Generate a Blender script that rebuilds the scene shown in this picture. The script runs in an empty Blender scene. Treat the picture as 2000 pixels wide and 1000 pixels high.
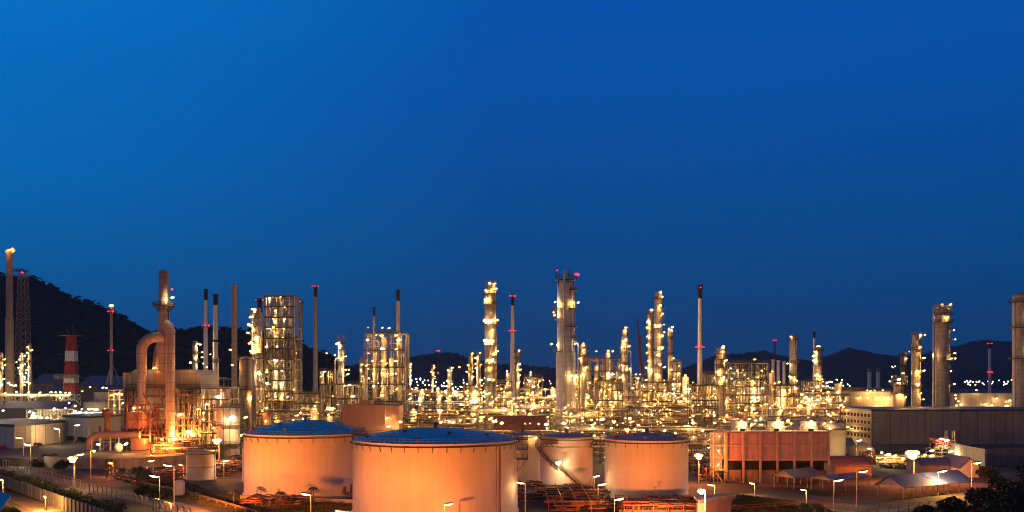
import bpy, math, random
from mathutils import Vector, Matrix
R = random.Random(11)
sc = bpy.context.scene
COL = sc.collection
# ------------------------------------------------------------------ camera
F, HOR, H = 1770.0, 738.0, 33.0          # focal length and horizon in photo pixels, eye height in metres
cam = bpy.data.objects.new('camera', bpy.data.cameras.new('camera'))
COL.objects.link(cam); sc.camera = cam
cam.location = (0, 0, H); cam.rotation_euler = (math.radians(90), 0, 0)
cam.data.sensor_width = 36; cam.data.lens = 36 * F / 2000
cam.data.shift_y = (HOR - 500) / 2000
cam.data.clip_start = 1; cam.data.clip_end = 30000
# ------------------------------------------------------------------ view + render settings
sc.view_settings.view_transform = 'Standard'; sc.view_settings.look = 'None'
sc.view_settings.exposure = 0; sc.view_settings.gamma = 1
sc.render.engine = 'CYCLES'
cy = sc.cycles
cy.use_denoising = True
try: cy.denoiser = 'OPENIMAGEDENOISE'
except Exception: pass
cy.max_bounces = 4; cy.diffuse_bounces = 2; cy.glossy_bounces = 2; cy.transmission_bounces = 2
cy.sample_clamp_indirect = 3.0
cy.use_adaptive_sampling = False; cy.use_light_tree = True; cy.filter_width = 1.1
cy.caustics_reflective = False; cy.caustics_refractive = False
# ------------------------------------------------------------------ dusk sky
def lin(c):
    return tuple(((v / 255) / 12.92 if v / 255 <= .04045 else ((v / 255 + .055) / 1.055) ** 2.4) for v in c)
world = bpy.data.worlds.new('World'); sc.world = world; world.use_nodes = True
nt = world.node_tree; nt.nodes.clear()
def N(tree, t, **kw):
    n = tree.nodes.new(t)
    for k, v in kw.items(): setattr(n, k, v)
    return n
def ramp(tree, stops):
    r = N(tree, 'ShaderNodeValToRGB'); e = r.color_ramp.elements
    while len(e) < len(stops): e.new(.5)
    for i, (p, c) in enumerate(stops):
        e[i].position = p; e[i].color = (*lin(c), 1)
    return r
tc = N(nt, 'ShaderNodeTexCoord'); sp = N(nt, 'ShaderNodeSeparateXYZ')
nt.links.new(tc.outputs['Generated'], sp.inputs[0])
ra = ramp(nt, [(0, (26, 54, 98)), (.03, (6, 62, 114)), (.10, (0, 70, 132)), (.20, (0, 75, 149)), (.30, (0, 80, 164)), (.42, (0, 86, 178)), (.7, (0, 44, 100)), (1, (0, 30, 74))])
nt.links.new(sp.outputs['Z'], ra.inputs[0])
rb = ramp(nt, [(0, (34, 74, 126)), (.03, (8, 82, 146)), (.10, (0, 95, 162)), (.20, (0, 108, 186)), (.30, (0, 112, 198)), (.42, (0, 128, 214)), (.7, (0, 60, 120)), (1, (0, 30, 74))])
nt.links.new(sp.outputs['Z'], rb.inputs[0])
mr = N(nt, 'ShaderNodeMapRange'); mr.inputs[1].default_value = -.02; mr.inputs[2].default_value = -.56
nt.links.new(sp.outputs['X'], mr.inputs[0])
mx = N(nt, 'ShaderNodeMix', data_type='RGBA')
nt.links.new(mr.outputs[0], mx.inputs[0]); nt.links.new(ra.outputs[0], mx.inputs[6]); nt.links.new(rb.outputs[0], mx.inputs[7])
# the last afterglow of the sunset, off to the left of the camera
rg = ramp(nt, [(0, (200, 166, 166)), (.12, (172, 150, 166)), (.35, (76, 88, 130)), (1, (0, 30, 74))])
nt.links.new(sp.outputs['Z'], rg.inputs[0])
vd = N(nt, 'ShaderNodeVectorMath', operation='DOT_PRODUCT'); vd.inputs[1].default_value = (-.9, -.44, 0)
nt.links.new(tc.outputs['Generated'], vd.inputs[0])
mb_ = N(nt, 'ShaderNodeMapRange'); mb_.inputs[1].default_value = .16; mb_.inputs[2].default_value = .95
nt.links.new(vd.outputs['Value'], mb_.inputs[0])
mx2 = N(nt, 'ShaderNodeMix', data_type='RGBA')
# the sky behind the camera is already night
mn = N(nt, 'ShaderNodeMapRange'); mn.inputs[1].default_value = .1; mn.inputs[2].default_value = -.55
nt.links.new(sp.outputs['Y'], mn.inputs[0])
mx3 = N(nt, 'ShaderNodeMix', data_type='RGBA'); mx3.inputs[7].default_value = (*lin((34, 30, 44)), 1)
nt.links.new(mn.outputs[0], mx3.inputs[0]); nt.links.new(mx.outputs[2], mx3.inputs[6])
nt.links.new(mb_.outputs[0], mx2.inputs[0]); nt.links.new(mx3.outputs[2], mx2.inputs[6]); nt.links.new(rg.outputs[0], mx2.inputs[7])
bg = N(nt, 'ShaderNodeBackground'); bg.inputs[1].default_value = 1.0
nt.links.new(mx2.outputs[2], bg.inputs[0])
wo = N(nt, 'ShaderNodeOutputWorld'); nt.links.new(bg.outputs[0], wo.inputs[0])
# ------------------------------------------------------------------ pixel -> place helpers
def W(px, py, d): return Vector(((px - 1000) * d / F, d, H - (py - HOR) * d / F))
def gd(py, z=0): return (H - z) * F / (py - HOR)                 # distance of the ground seen at row py
def gp(px, py, z=0):
    d = gd(py, z); return Vector(((px - 1000) * d / F, d, z))
def zz(py, d): return H - (py - HOR) * d / F
def xx(px, d): return (px - 1000) * d / F
# ------------------------------------------------------------------ materials
M = {}
def mat(name, col, rough=.6, metal=0., var=.18, scale=.35, bands=None, bandw=.05, streak=0., bump=0., dark=.45, vband=None, spec=.4):
    m = bpy.data.materials.new(name); m.use_nodes = True
    t = m.node_tree; b = t.nodes['Principled BSDF']
    b.inputs['Roughness'].default_value = rough; b.inputs['Metallic'].default_value = metal
    b.inputs['Specular IOR Level'].default_value = spec
    L = t.links.new
    co = N(t, 'ShaderNodeTexCoord')
    no = N(t, 'ShaderNodeTexNoise'); no.inputs['Scale'].default_value = scale; no.inputs['Detail'].default_value = 6
    L(co.outputs['Object'], no.inputs['Vector'])
    rm = N(t, 'ShaderNodeMapRange'); rm.inputs[1].default_value = .3; rm.inputs[2].default_value = .7
    rm.inputs[3].default_value = 1 - var; rm.inputs[4].default_value = 1 + var
    L(no.outputs[0], rm.inputs[0])
    fac = rm.outputs[0]
    def mul(a, bb):
        k = N(t, 'ShaderNodeMath', operation='MULTIPLY'); L(a, k.inputs[0]); L(bb, k.inputs[1]); return k.outputs[0]
    if streak:
        mp = N(t, 'ShaderNodeMapping'); mp.inputs['Scale'].default_value = (1.1, 1.1, .06)
        L(co.outputs['Object'], mp.inputs[0])
        n2 = N(t, 'ShaderNodeTexNoise'); n2.inputs['Scale'].default_value = 1.0; n2.inputs['Detail'].default_value = 5
        L(mp.outputs[0], n2.inputs['Vector'])
        r2 = N(t, 'ShaderNodeMapRange'); r2.inputs[1].default_value = .35; r2.inputs[2].default_value = .65
        r2.inputs[3].default_value = 1 - streak; r2.inputs[4].default_value = 1 + streak * .4
        L(n2.outputs[0], r2.inputs[0]); fac = mul(fac, r2.outputs[0])
    def lines(axis, period, w):
        s = N(t, 'ShaderNodeSeparateXYZ'); L(co.outputs['Object'], s.inputs[0])
        k = N(t, 'ShaderNodeMath', operation='MULTIPLY'); k.inputs[1].default_value = 1 / period; L(s.outputs[axis], k.inputs[0])
        f = N(t, 'ShaderNodeMath', operation='FRACT'); L(k.outputs[0], f.inputs[0])
        g = N(t, 'ShaderNodeMath', operation='LESS_THAN'); g.inputs[1].default_value = w; L(f.outputs[0], g.inputs[0])
        h = N(t, 'ShaderNodeMapRange'); h.inputs[3].default_value = 1; h.inputs[4].default_value = dark; L(g.outputs[0], h.inputs[0])
        return h.outputs[0]
    if bands: fac = mul(fac, lines('Z', bands, bandw))
    if vband: fac = mul(fac, lines('X', vband, bandw))
    mm = N(t, 'ShaderNodeMix', data_type='RGBA', blend_type='MULTIPLY'); mm.inputs[0].default_value = 1
    mm.inputs[6].default_value = (*col, 1); L(fac, mm.inputs[7])
    L(mm.outputs[2], b.inputs['Base Color'])
    if bump:
        bp = N(t, 'ShaderNodeBump'); bp.inputs['Strength'].default_value = bump
        n3 = N(t, 'ShaderNodeTexNoise'); n3.inputs['Scale'].default_value = scale * 9; n3.inputs['Detail'].default_value = 8
        L(co.outputs['Object'], n3.inputs['Vector']); L(n3.outputs[0], bp.inputs['Height']); L(bp.outputs[0], b.inputs['Normal'])
    M[name] = m; return m
def glow(name, col, s):
    m = bpy.data.materials.new(name); m.use_nodes = True
    b = m.node_tree.nodes['Principled BSDF']
    b.inputs['Base Color'].default_value = (*col, 1); b.inputs['Emission Color'].default_value = (*col, 1)
    b.inputs['Emission Strength'].default_value = s
    M[name] = m; return m
mat('tank_white', (.55, .51, .46), .55, var=.05, scale=.12, streak=.08, bands=2.4, bandw=.022, dark=.78)
mat('tank_cream', (.62, .55, .45), .55, var=.06, scale=.2, streak=.06, bands=2.2, bandw=.015, dark=.85)
mat('roof_blue', (.05, .70, .82), .48, var=.2, scale=.35, spec=.6)
mat('roof_grey', (.40, .35, .37), .45, var=.12, scale=.2)
mat('clad', (.76, .72, .70), .6, .0, var=.12, scale=.25, streak=.16, bands=2.6, bandw=.05, dark=.6)
mat('clad_warm', (.52, .43, .33), .62, .0, var=.15, scale=.25, streak=.25, bands=3.0, bandw=.05, dark=.55)
mat('clad_dark', (.44, .36, .29), .65, .0, var=.2, scale=.3, streak=.22, bands=2.2, bandw=.06, dark=.6)
mat('duct', (.50, .40, .35), .6, .0, var=.15, scale=.3, streak=.25, bands=4.0, bandw=.05, dark=.5)
mat('panel', (.31, .28, .28), .6, .0, var=.12, scale=.2, streak=.2, bands=4.5, bandw=.05, vband=3.4, dark=.5)
mat('steel', (.24, .20, .145), .55, .3, var=.25, scale=.4)
mat('steel_pale', (.55, .50, .38), .5, .3, var=.2, scale=.4)
mat('steel_dark', (.07, .062, .055), .6, .3, var=.25, scale=.4)
mat('steel_red', (.30, .075, .05), .55, .1, var=.3, scale=.5)
mat('pipe_silver', (.50, .47, .40), .4, .5, var=.2, scale=.5, vband=5.5, bandw=.04, dark=.6)
mat('pipe_rust', (.26, .12, .07), .6, .2, var=.3, scale=.5)
mat('concrete', (.33, .31, .29), .85, var=.18, scale=.3, streak=.25, bump=.2)
mat('concrete_stack', (.42, .40, .37), .8, var=.12, scale=.25, streak=.2, bands=7.5, bandw=.02, dark=.7)
mat('white_paint', (.84, .84, .86), .5, var=.06, scale=.2, streak=.1)
mat('red_paint', (.42, .03, .025), .5, var=.15, scale=.3)
mat('black_paint', (.015, .015, .017), .6, var=.2, scale=.3)
mat('brick_red', (.52, .30, .31), .8, var=.16, scale=.5, streak=.22, bands=1.55, bandw=.04, dark=.72)
mat('frame_pink', (.52, .37, .31), .8, var=.12, scale=.4, streak=.2)
mat('pink_wall', (.36, .20, .16), .75, var=.1, scale=.3, streak=.12)
mat('wall_cream', (.62, .54, .40), .75, var=.07, scale=.2, streak=.12, vband=6.0, bandw=.012, dark=.45)
mat('wall_blue', (.52, .56, .64), .75, var=.07, scale=.2, streak=.15)
mat('wall_grey', (.27, .26, .27), .8, var=.15, scale=.2, streak=.25)
mat('shed_dark', (.46, .37, .34), .75, .0, var=.14, scale=.12, streak=.12, bands=1.7, bandw=.10, vband=8.5, dark=.7)
mat('shed_pale', (.46, .40, .33), .7, var=.1, scale=.2, streak=.15, bands=3.5, bandw=.03, dark=.7)
mat('roof_sheet', (.13, .15, .24), .6, .0, var=.15, scale=.3, vband=.9, bandw=.12, dark=.8)
mat('roof_sheet_blue', (.05, .075, .30), .6, .0, var=.12, scale=.3, vband=.9, bandw=.12, dark=.8)
mat('roof_dark', (.055, .06, .075), .5, var=.2, scale=.2)
mat('dark_opening', (.02, .016, .014), .9, var=.3, scale=.5)
mat('timber', (.30, .21, .16), .8, var=.2, scale=.6, streak=.3)
mat('asphalt', (.055, .052, .052), .85, var=.25, scale=.15, bump=.15)
mat('road_concrete', (.17, .15, .14), .9, var=.18, scale=.12, bump=.15)
mat('sand', (.30, .20, .12), .95, var=.3, scale=.09, bump=.4)
mat('block_wall', (.21, .21, .22), .9, var=.3, scale=.35, streak=.45, vband=2.6, bandw=.07, dark=.7, bump=.3)
mat('leaf_hedge', (.075, .11, .03), .7, var=.5, scale=.5)
mat('leaf_dark', (.030, .045, .018), .7, var=.5, scale=.25)
mat('leaf_palm', (.06, .075, .025), .6, var=.4, scale=.6)
mat('grass_blade', (.065, .07, .022), .8, var=.5, scale=.25)
mat('bark', (.13, .10, .07), .9, var=.3, scale=2)
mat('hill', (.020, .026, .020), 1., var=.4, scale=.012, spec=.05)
mat('hill_far', (.045, .05, .062), 1., var=.25, scale=.004, spec=.0)  # paler and bluer: the lightening of distant air is put into this colour
mat('lettering', (.05, .05, .06), .6, var=.05)
glow('lamp_warm', (1., .56, .15), 8)
glow('lamp_dim', (1., .50, .13), 3)
glow('lamp_white', (1., .80, .50), 10)
glow('lamp_orange', (1., .36, .06), 16)
glow('lamp_red', (1., .008, .03), 12)
glow('lamp_street', (1., .62, .24), 12)
glow('flame', (1., .26, .05), 4)
# the ground: beaten earth, gravel and dark grass in patches
g = bpy.data.materials.new('ground'); g.use_nodes = True; t = g.node_tree; b = t.nodes['Principled BSDF']
b.inputs['Roughness'].default_value = .95; b.inputs['Specular IOR Level'].default_value = .15
co = N(t, 'ShaderNodeTexCoord'); n1 = N(t, 'ShaderNodeTexNoise'); n1.inputs['Scale'].default_value = .045; n1.inputs['Detail'].default_value = 9
t.links.new(co.outputs['Object'], n1.inputs['Vector'])
r1 = N(t, 'ShaderNodeValToRGB'); e = r1.color_ramp.elements
e[0].position = .38; e[0].color = (.045, .05, .02, 1); e[1].position = .62; e[1].color = (.20, .15, .10, 1)
k = e.new(.5); k.color = (.10, .085, .05, 1)
t.links.new(n1.outputs[0], r1.inputs[0]); n2 = N(t, 'ShaderNodeTexNoise'); n2.inputs['Scale'].default_value = .8; n2.inputs['Detail'].default_value = 6
t.links.new(co.outputs['Object'], n2.inputs['Vector'])
q = N(t, 'ShaderNodeMix', data_type='RGBA', blend_type='OVERLAY'); q.inputs[0].default_value = .6
t.links.new(r1.outputs[0], q.inputs[6]); t.links.new(n2.outputs[1], q.inputs[7]); 
hs = N(t, 'ShaderNodeHueSaturation'); hs.inputs['Saturation'].default_value = .7; t.links.new(q.outputs[2], hs.inputs['Color'])
t.links.new(hs.outputs[0], b.inputs['Base Color'])
bp = N(t, 'ShaderNodeBump'); bp.inputs['Strength'].default_value = .5; t.links.new(n2.outputs[0], bp.inputs['Height']); t.links.new(bp.outputs[0], b.inputs['Normal'])
M['ground'] = g
# ------------------------------------------------------------------ object helpers
LABELS = {}
def tag(o, label=None, cat=None, group=None, kind=None):
    if label:
        o['label'] = label
        if label in LABELS and not group: print('DUP LABEL', label)
        LABELS[label] = LABELS.get(label, 0) + 1
    if cat: o['category'] = cat
    if group: o['group'] = group
    if kind: o['kind'] = kind
    return o
def thing(name, label, cat, loc, group=None):
    o = bpy.data.objects.new(name, None); COL.objects.link(o); o.location = loc
    o.empty_display_size = .5
    return tag(o, label, cat, group)
def wloc(o):
    v = Vector((0, 0, 0))
    while o is not None: v += Vector(o.location); o = o.parent
    return v
class MB:
    def __init__(s): s.v = []; s.f = []; s.m = []
    def add(s, vs, fs, smooth=False):
        o = len(s.v); s.v.extend(tuple(p) for p in vs)
        for f in fs: s.f.append(tuple(i + o for i in f)); s.m.append(smooth)
        return s
    def box(s, x0, x1, y0, y1, z0, z1):
        return s.add([(x0, y0, z0), (x1, y0, z0), (x1, y1, z0), (x0, y1, z0), (x0, y0, z1), (x1, y0, z1), (x1, y1, z1), (x0, y1, z1)],
                     [(0, 3, 2, 1), (4, 5, 6, 7), (0, 1, 5, 4), (1, 2, 6, 5), (2, 3, 7, 6), (3, 0, 4, 7)])
    def beam(s, p, q, w, h=None):
        h = h or w; p = Vector(p); q = Vector(q); d = q - p
        if d.length < 1e-6: return s
        d.normalize(); up = Vector((0, 0, 1)) if abs(d.z) < .95 else Vector((0, 1, 0))
        a = d.cross(up).normalized() * w / 2; b = a.cross(d).normalized() * h / 2
        return s.add([p - a - b, p + a - b, p + a + b, p - a + b, q - a - b, q + a - b, q + a + b, q - a + b],
                     [(3, 2, 1, 0), (4, 5, 6, 7), (0, 1, 5, 4), (1, 2, 6, 5), (2, 3, 7, 6), (3, 0, 4, 7)])
    def tube(s, path, r, n=8, cap=True):
        P = [Vector(p) for p in path]; rs = r if isinstance(r, (list, tuple)) else [r] * len(P)
        vs, fs = [], []; a = None
        for i, p in enumerate(P):
            d = (P[min(i + 1, len(P) - 1)] - P[max(i - 1, 0)]).normalized()
            if a is None:
                up = Vector((0, 0, 1)) if abs(d.z) < .9 else Vector((0, 1, 0)); a = d.cross(up).normalized()
            a = (a - d * a.dot(d)).normalized(); c = d.cross(a)
            for k in range(n):
                t = 2 * math.pi * k / n; vs.append(p + (a * math.cos(t) + c * math.sin(t)) * rs[i])
        for i in range(len(P) - 1):
            for k in range(n):
                fs.append((i * n + k, i * n + (k + 1) % n, (i + 1) * n + (k + 1) % n, (i + 1) * n + k))
        s.add(vs, fs, True)
        if cap: s.add([vs[k] for k in range(n)][::-1] + [vs[(len(P) - 1) * n + k] for k in range(n)], [tuple(range(n)), tuple(range(n, 2 * n))])
        return s
    def cyl(s, p, q, r0, r1=None, n=12): return s.tube([p, q], [r0, r0 if r1 is None else r1], n)
    def lathe(s, cx, cy, prof, n=32, smooth=True):
        vs, fs = [], []
        for r, z in prof:
            for k in range(n):
                t = 2 * math.pi * k / n; vs.append((cx + r * math.cos(t), cy + r * math.sin(t), z))
        for i in range(len(prof) - 1):
            for k in range(n): fs.append((i * n + k, i * n + (k + 1) % n, (i + 1) * n + (k + 1) % n, (i + 1) * n + k))
        return s.add(vs, fs, smooth)
    def ell(s, c, rx, ry, rz, nu=8, nv=5):
        pr = [(math.sin(math.pi * (i + .001) / nv), -math.cos(math.pi * i / nv)) for i in range(nv + 1)]
        vs, fs = [], []
        for r, z in pr:
            for k in range(nu):
                t = 2 * math.pi * k / nu; vs.append((c[0] + rx * r * math.cos(t), c[1] + ry * r * math.sin(t), c[2] + rz * z))
        for i in range(nv):
            for k in range(nu): fs.append((i * nu + k, i * nu + (k + 1) % nu, (i + 1) * nu + (k + 1) % nu, (i + 1) * nu + k))
        return s.add(vs, fs, True)
    def poly(s, *pts): return s.add(pts, [tuple(range(len(pts)))])
    def extr(s, pts, off):
        n = len(pts); off = Vector(off); P = [Vector(p) for p in pts]
        return s.add(P + [p + off for p in P], [tuple(range(n))[::-1], tuple(range(n, 2 * n))] + [(i, (i + 1) % n, n + (i + 1) % n, n + i) for i in range(n)])
    def build(s, name, m, parent=None, loc=None):
        o0 = wloc(parent) if parent else Vector(loc or (0, 0, 0))
        me = bpy.data.meshes.new(name)
        me.from_pydata([(x - o0.x, y - o0.y, z - o0.z) for x, y, z in s.v], [], s.f)
        me.polygons.foreach_set('use_smooth', s.m)
        me.materials.append(M[m] if isinstance(m, str) else m)
        o = bpy.data.objects.new(name, me); COL.objects.link(o)
        if parent: o.parent = parent
        else: o.location = o0
        if name in ('pipework', 'foliage', 'wire'): o['kind'] = 'stuff'
        return o
# shared lamp meshes: a lit globe / lens on its little dark housing
def lampmesh(m, flat=.75):
    b = MB(); b.ell((0, 0, 0), 1, 1, flat, 8, 5)
    me = bpy.data.meshes.new('lamp_' + m); me.from_pydata(b.v, [], b.f); me.polygons.foreach_set('use_smooth', b.m); me.materials.append(M[m]); return me
LM = {k: lampmesh(k) for k in ('lamp_warm', 'lamp_white', 'lamp_dim', 'lamp_orange', 'lamp_red')}
LCOL = {'lamp_warm': (1, .52, .15), 'lamp_white': (1, .72, .36), 'lamp_dim': (1, .48, .12)}
LDATA = {}
def lamp(parent, p, r, m='lamp_warm', name='lamp', off=-1.5):
    o = bpy.data.objects.new(name, LM[m]); COL.objects.link(o); o.parent = parent
    o.location = Vector(p) - wloc(parent); a = R.uniform(.9, 1.9) if name == 'lamp' else R.uniform(.95, 1.1)
    r *= .84; r *= R.uniform(.75, 1.1); o.scale = (r * a, r, r * R.uniform(.7, 1.0)); o.rotation_euler = (0, R.uniform(-.5, .15), R.uniform(-.4, .4))
    if m in LCOL and r > .2:      # the lamp's own light, shared by lamps of like size
        q = round(min(r, 1.1) * 5) / 5 or .2
        if (m, q) not in LDATA:
            d = LDATA[m, q] = bpy.data.lights.new('lamp_light', 'POINT'); d.energy = PK * (q / .5) ** 1.3; d.color = LCOL[m]; d.shadow_soft_size = .25
        l = bpy.data.objects.new('lamp_light', LDATA[m, q]); COL.objects.link(l); l.parent = parent
        l.location = Vector(p) - wloc(parent) + Vector((0, r * off, -r * .9))
    return o
def pick(): return R.choice(('lamp_warm',) * 10 + ('lamp_white',) * 4 + ('lamp_dim',) * 5)
LK = 2.0; PK = 1300.0
def light(parent, p, power, col, radius=.4, spot=None, aim=None, name='lamp_light', blend=.8):
    d = bpy.data.lights.new(name, 'SPOT' if spot else 'POINT'); d.energy = power * LK; d.color = col; d.shadow_soft_size = radius
    o = bpy.data.objects.new(name, d); COL.objects.link(o); o.parent = parent; o.location = Vector(p) - wloc(parent)
    if spot:
        d.spot_size = math.radians(spot); d.spot_blend = blend
        o.rotation_euler = (Vector(aim) - Vector(p)).to_track_quat('-Z', 'Y').to_euler()
    return o
SODIUM = (1., .22, .03); WARM = (1., .50, .17)
def railing(mb, pts, h=1.1, t=.09, step=1.6, closed=False):
    P = [Vector(p) for p in pts]; P = P + [P[0]] if closed else P
    for a, b in zip(P[:-1], P[1:]):
        for zf in (.5, 1.0): mb.beam(a + Vector((0, 0, h * zf)), b + Vector((0, 0, h * zf)), t)
        n = max(1, int((b - a).length / step))
        for i in range(n): q = a.lerp(b, i / n); mb.beam(q, q + Vector((0, 0, h)), t)
    mb.beam(P[-1], P[-1] + Vector((0, 0, h)), t)
def arc(cx, cy, r, a0, a1, z, n): return [Vector((cx + r * math.cos(math.radians(a0 + (a1 - a0) * i / n)), cy + r * math.sin(math.radians(a0 + (a1 - a0) * i / n)), z)) for i in range(n + 1)]
def ring_deck(mb, cx, cy, z, r0, r1, a0=0, a1=360, t=.25, rail=True, rt=.11, n=None):
    n = n or max(4, int(abs(a1 - a0) / 20))
    A = arc(cx, cy, r0, a0, a1, z, n); B = arc(cx, cy, r1, a0, a1, z, n); dn = Vector((0, 0, -t))
    for i in range(n):
        mb.add([A[i], B[i], B[i + 1], A[i + 1], A[i] + dn, B[i] + dn, B[i + 1] + dn, A[i + 1] + dn], [(0, 1, 2, 3), (7, 6, 5, 4), (1, 5, 6, 2), (0, 3, 7, 4), (0, 4, 5, 1), (3, 2, 6, 7)])
        if i % 2 == 0: mb.beam(A[i] + Vector((0, 0, -t - (r1 - r0) * .8)), B[i] + dn, .14)
    if rail: railing(mb, B, 1.2, rt, 9)
def frame(mb, x0, x1, y0, y1, z0, z1, nx, ny, nz, t, brace=0.0, dk=None):
    X = [x0 + (x1 - x0) * i / nx for i in range(nx + 1)]; Y = [y0 + (y1 - y0) * i / ny for i in range(ny + 1)]; Z = [z0 + (z1 - z0) * i / nz for i in range(nz + 1)]
    for x in X:
        for y in Y: mb.beam((x, y, z0), (x, y, z1 + t * .3), t)
    for z in Z[1:]:
        for y in Y: mb.beam((x0 - t * .4, y, z), (x1 + t * .4, y, z), t * .8, t)
        for x in X: mb.beam((x, y0 - t * .4, z - t * .06), (x, y1 + t * .4, z - t * .06), t * .7, t * .8)
    for i in range(nx):
        for k in range(nz):
            if R.random() < brace:
                a, b = (X[i], X[i + 1]) if R.random() < .5 else (X[i + 1], X[i])
                mb.beam((a, y0 - t * .1, Z[k]), (b, y0 - t * .1, Z[k + 1]), t * .55)
    return X, Y, Z
# ================================================================== SETTING
g = MB(); g.poly((-9000, -300, 0), (9000, -300, 0), (9000, 14000, 0), (-9000, 14000, 0)); tag(g.build('ground', 'ground'), kind='structure')
def strip(name, pts, w, m, z):
    b = MB(); L_, R_ = [], []
    for i, p in enumerate(pts):
        d = (Vector(pts[min(i + 1, len(pts) - 1)]) - Vector(pts[max(i - 1, 0)])); d.z = 0; d.normalize(); n = Vector((-d.y, d.x, 0)) * w / 2
        L_.append(Vector((p[0], p[1], z)) + n); R_.append(Vector((p[0], p[1], z)) - n)
    for i in range(len(pts) - 1): b.poly(R_[i], R_[i + 1], L_[i + 1], L_[i])
    return tag(b.build(name, m), kind='structure')
strip('road', [gp(-60, 914), gp(40, 922), gp(170, 952), gp(330, 985), gp(470, 1030)], 7.5, 'road_concrete', .012)
strip('road', [gp(110, 890, 0), gp(200, 928), gp(290, 938), gp(420, 946)], 7, 'asphalt', .008)
strip('path', [gp(-80, 928), gp(0, 955), gp(80, 983), gp(160, 1020)], 10, 'sand', .012)
strip('road', [gp(1440, 955), gp(1560, 968), gp(1700, 985), gp(1850, 1000)], 7.5, 'asphalt', .012)
strip('road', [gp(1640, 880), gp(1720, 915), gp(1800, 935), gp(2000, 945)], 8, 'asphalt', .008)
strip('pavement', [gp(1560, 990), gp(1700, 1003), gp(1830, 985)], 3, 'road_concrete', .016)
b = MB(); b.poly(*[v + Vector((0, 0, .005)) for v in (gp(420, 960), gp(1460, 960), gp(1700, 815), gp(380, 815))]); tag(b.build('pavement', 'asphalt'), kind='structure')
# raised plant terrace on the left, its front is the retaining wall
TZ = 3.0
b = MB()
f0, f1, f2 = gp(88, 912), gp(230, 918), gp(372, 908)
tp = [(f0.x, f0.y), (f1.x, f1.y), (f2.x, f2.y), (f2.x + 6, 470), (f0.x - 80, 470), (f0.x - 60, f0.y + 14)]
b.extr([(x, y, -.2) for x, y in tp], (0, 0, TZ + .2)); tag(b.build('ground', 'asphalt'), kind='structure')
b = MB()
for p, q in ((f0, f1), (f1, f2)): b.beam((p.x, p.y - .25, (TZ + .9) / 2), (q.x, q.y - .25, (TZ + .9) / 2), .4, TZ + .9)
tag(b.build('retaining_wall', 'concrete'), 'long grey concrete retaining wall below the boiler house and cream warehouses', 'wall')
# hills
def hill(name, ridge, d, depth, m, rough, kind='structure', seed=1, n=220):
    rr = random.Random(seed); b = MB(); rows = 10; vs = []
    def rid(px):
        for (a, ya), (c, yc) in zip(ridge[:-1], ridge[1:]):
            if a <= px <= c:
                t = (px - a) / (c - a); t = t * t * (3 - 2 * t) * .5 + t * .5; return ya + (yc - ya) * t
        return ridge[-1][1]
    a0, a1 = ridge[0][0], ridge[-1][0]
    prof = [rr.uniform(-1, 1) for _ in range(n + 1)]; prof2 = [rr.uniform(-1, 1) for _ in range(n // 9 + 3)]
    for r in range(rows + 1):
        t = r / rows
        for i in range(n + 1):
            px = a0 + (a1 - a0) * i / n; dd = d - depth * (1 - t)
            top = max(1, zz(rid(px), d)); lo = i / 9
            j = prof[i] * rough + (prof2[int(lo)] * (1 - lo % 1) + prof2[int(lo) + 1] * (lo % 1)) * rough * 2.2
            z = top * (t ** .8) + (j if r == rows else rr.uniform(-1, 1) * rough * 1.3 * t) if r else -3
            vs.append((xx(px, d) + rr.uniform(-1, 1) * rough * .6, dd + rr.uniform(-1, 1) * rough, z))
    for i in range(n + 1): vs.append((vs[rows * (n + 1) + i][0], d + depth, -3))
    fs = [(r * (n + 1) + i, r * (n + 1) + i + 1, (r + 1) * (n + 1) + i + 1, (r + 1) * (n + 1) + i) for r in range(rows + 1) for i in range(n)]
    b.add(vs, fs, False); o = b.build(name, m); tag(o, kind='structure'); return vs, n, rows
hv, hn, hr = hill('hills', [(-420, 600), (-200, 560), (-60, 545), (20, 548), (60, 552), (110, 566), (170, 590), (230, 620), (280, 645), (330, 650), (400, 642), (480, 648), (560, 660), (620, 680), (660, 702), (720, 738)], 1650, 900, 'hill', 3.2, seed=3)
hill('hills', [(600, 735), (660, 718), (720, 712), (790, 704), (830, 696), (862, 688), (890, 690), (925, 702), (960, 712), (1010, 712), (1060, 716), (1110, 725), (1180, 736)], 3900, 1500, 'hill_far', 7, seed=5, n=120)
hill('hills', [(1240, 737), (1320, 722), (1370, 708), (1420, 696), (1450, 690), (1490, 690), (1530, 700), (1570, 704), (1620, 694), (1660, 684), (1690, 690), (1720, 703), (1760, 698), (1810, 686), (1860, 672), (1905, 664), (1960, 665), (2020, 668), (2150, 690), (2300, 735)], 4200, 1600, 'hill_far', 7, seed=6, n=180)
# wooded slope of the near hill, read as one mass
b = MB(); rr = random.Random(4)
for k in range(5200):
    i = rr.randrange(hn * (hr - 1)); r = 1 + int((rr.random() ** .55) * hr); r = min(r, hr)
    v = hv[r * (hn + 1) + rr.randrange(hn)]; s = rr.uniform(2.5, 6.5)
    if v[0] > xx(740, 1650) or v[2] < 4: continue
    c = Vector((v[0] + rr.uniform(-5, 5), v[1] + rr.uniform(-20, 4), v[2] + s * .2)); pts = []
    for q in range(6): pts.append(c + Vector((rr.uniform(-1, 1) * s, rr.uniform(-1, 1) * s, rr.uniform(-.3, 1.) * s)))
    b.add(pts, [(0, 1, 2), (2, 3, 4), (3, 4, 5), (0, 2, 5), (1, 3, 5), (0, 4, 1)])
tag(b.build('woodland', 'hill'), kind='stuff')
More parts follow.
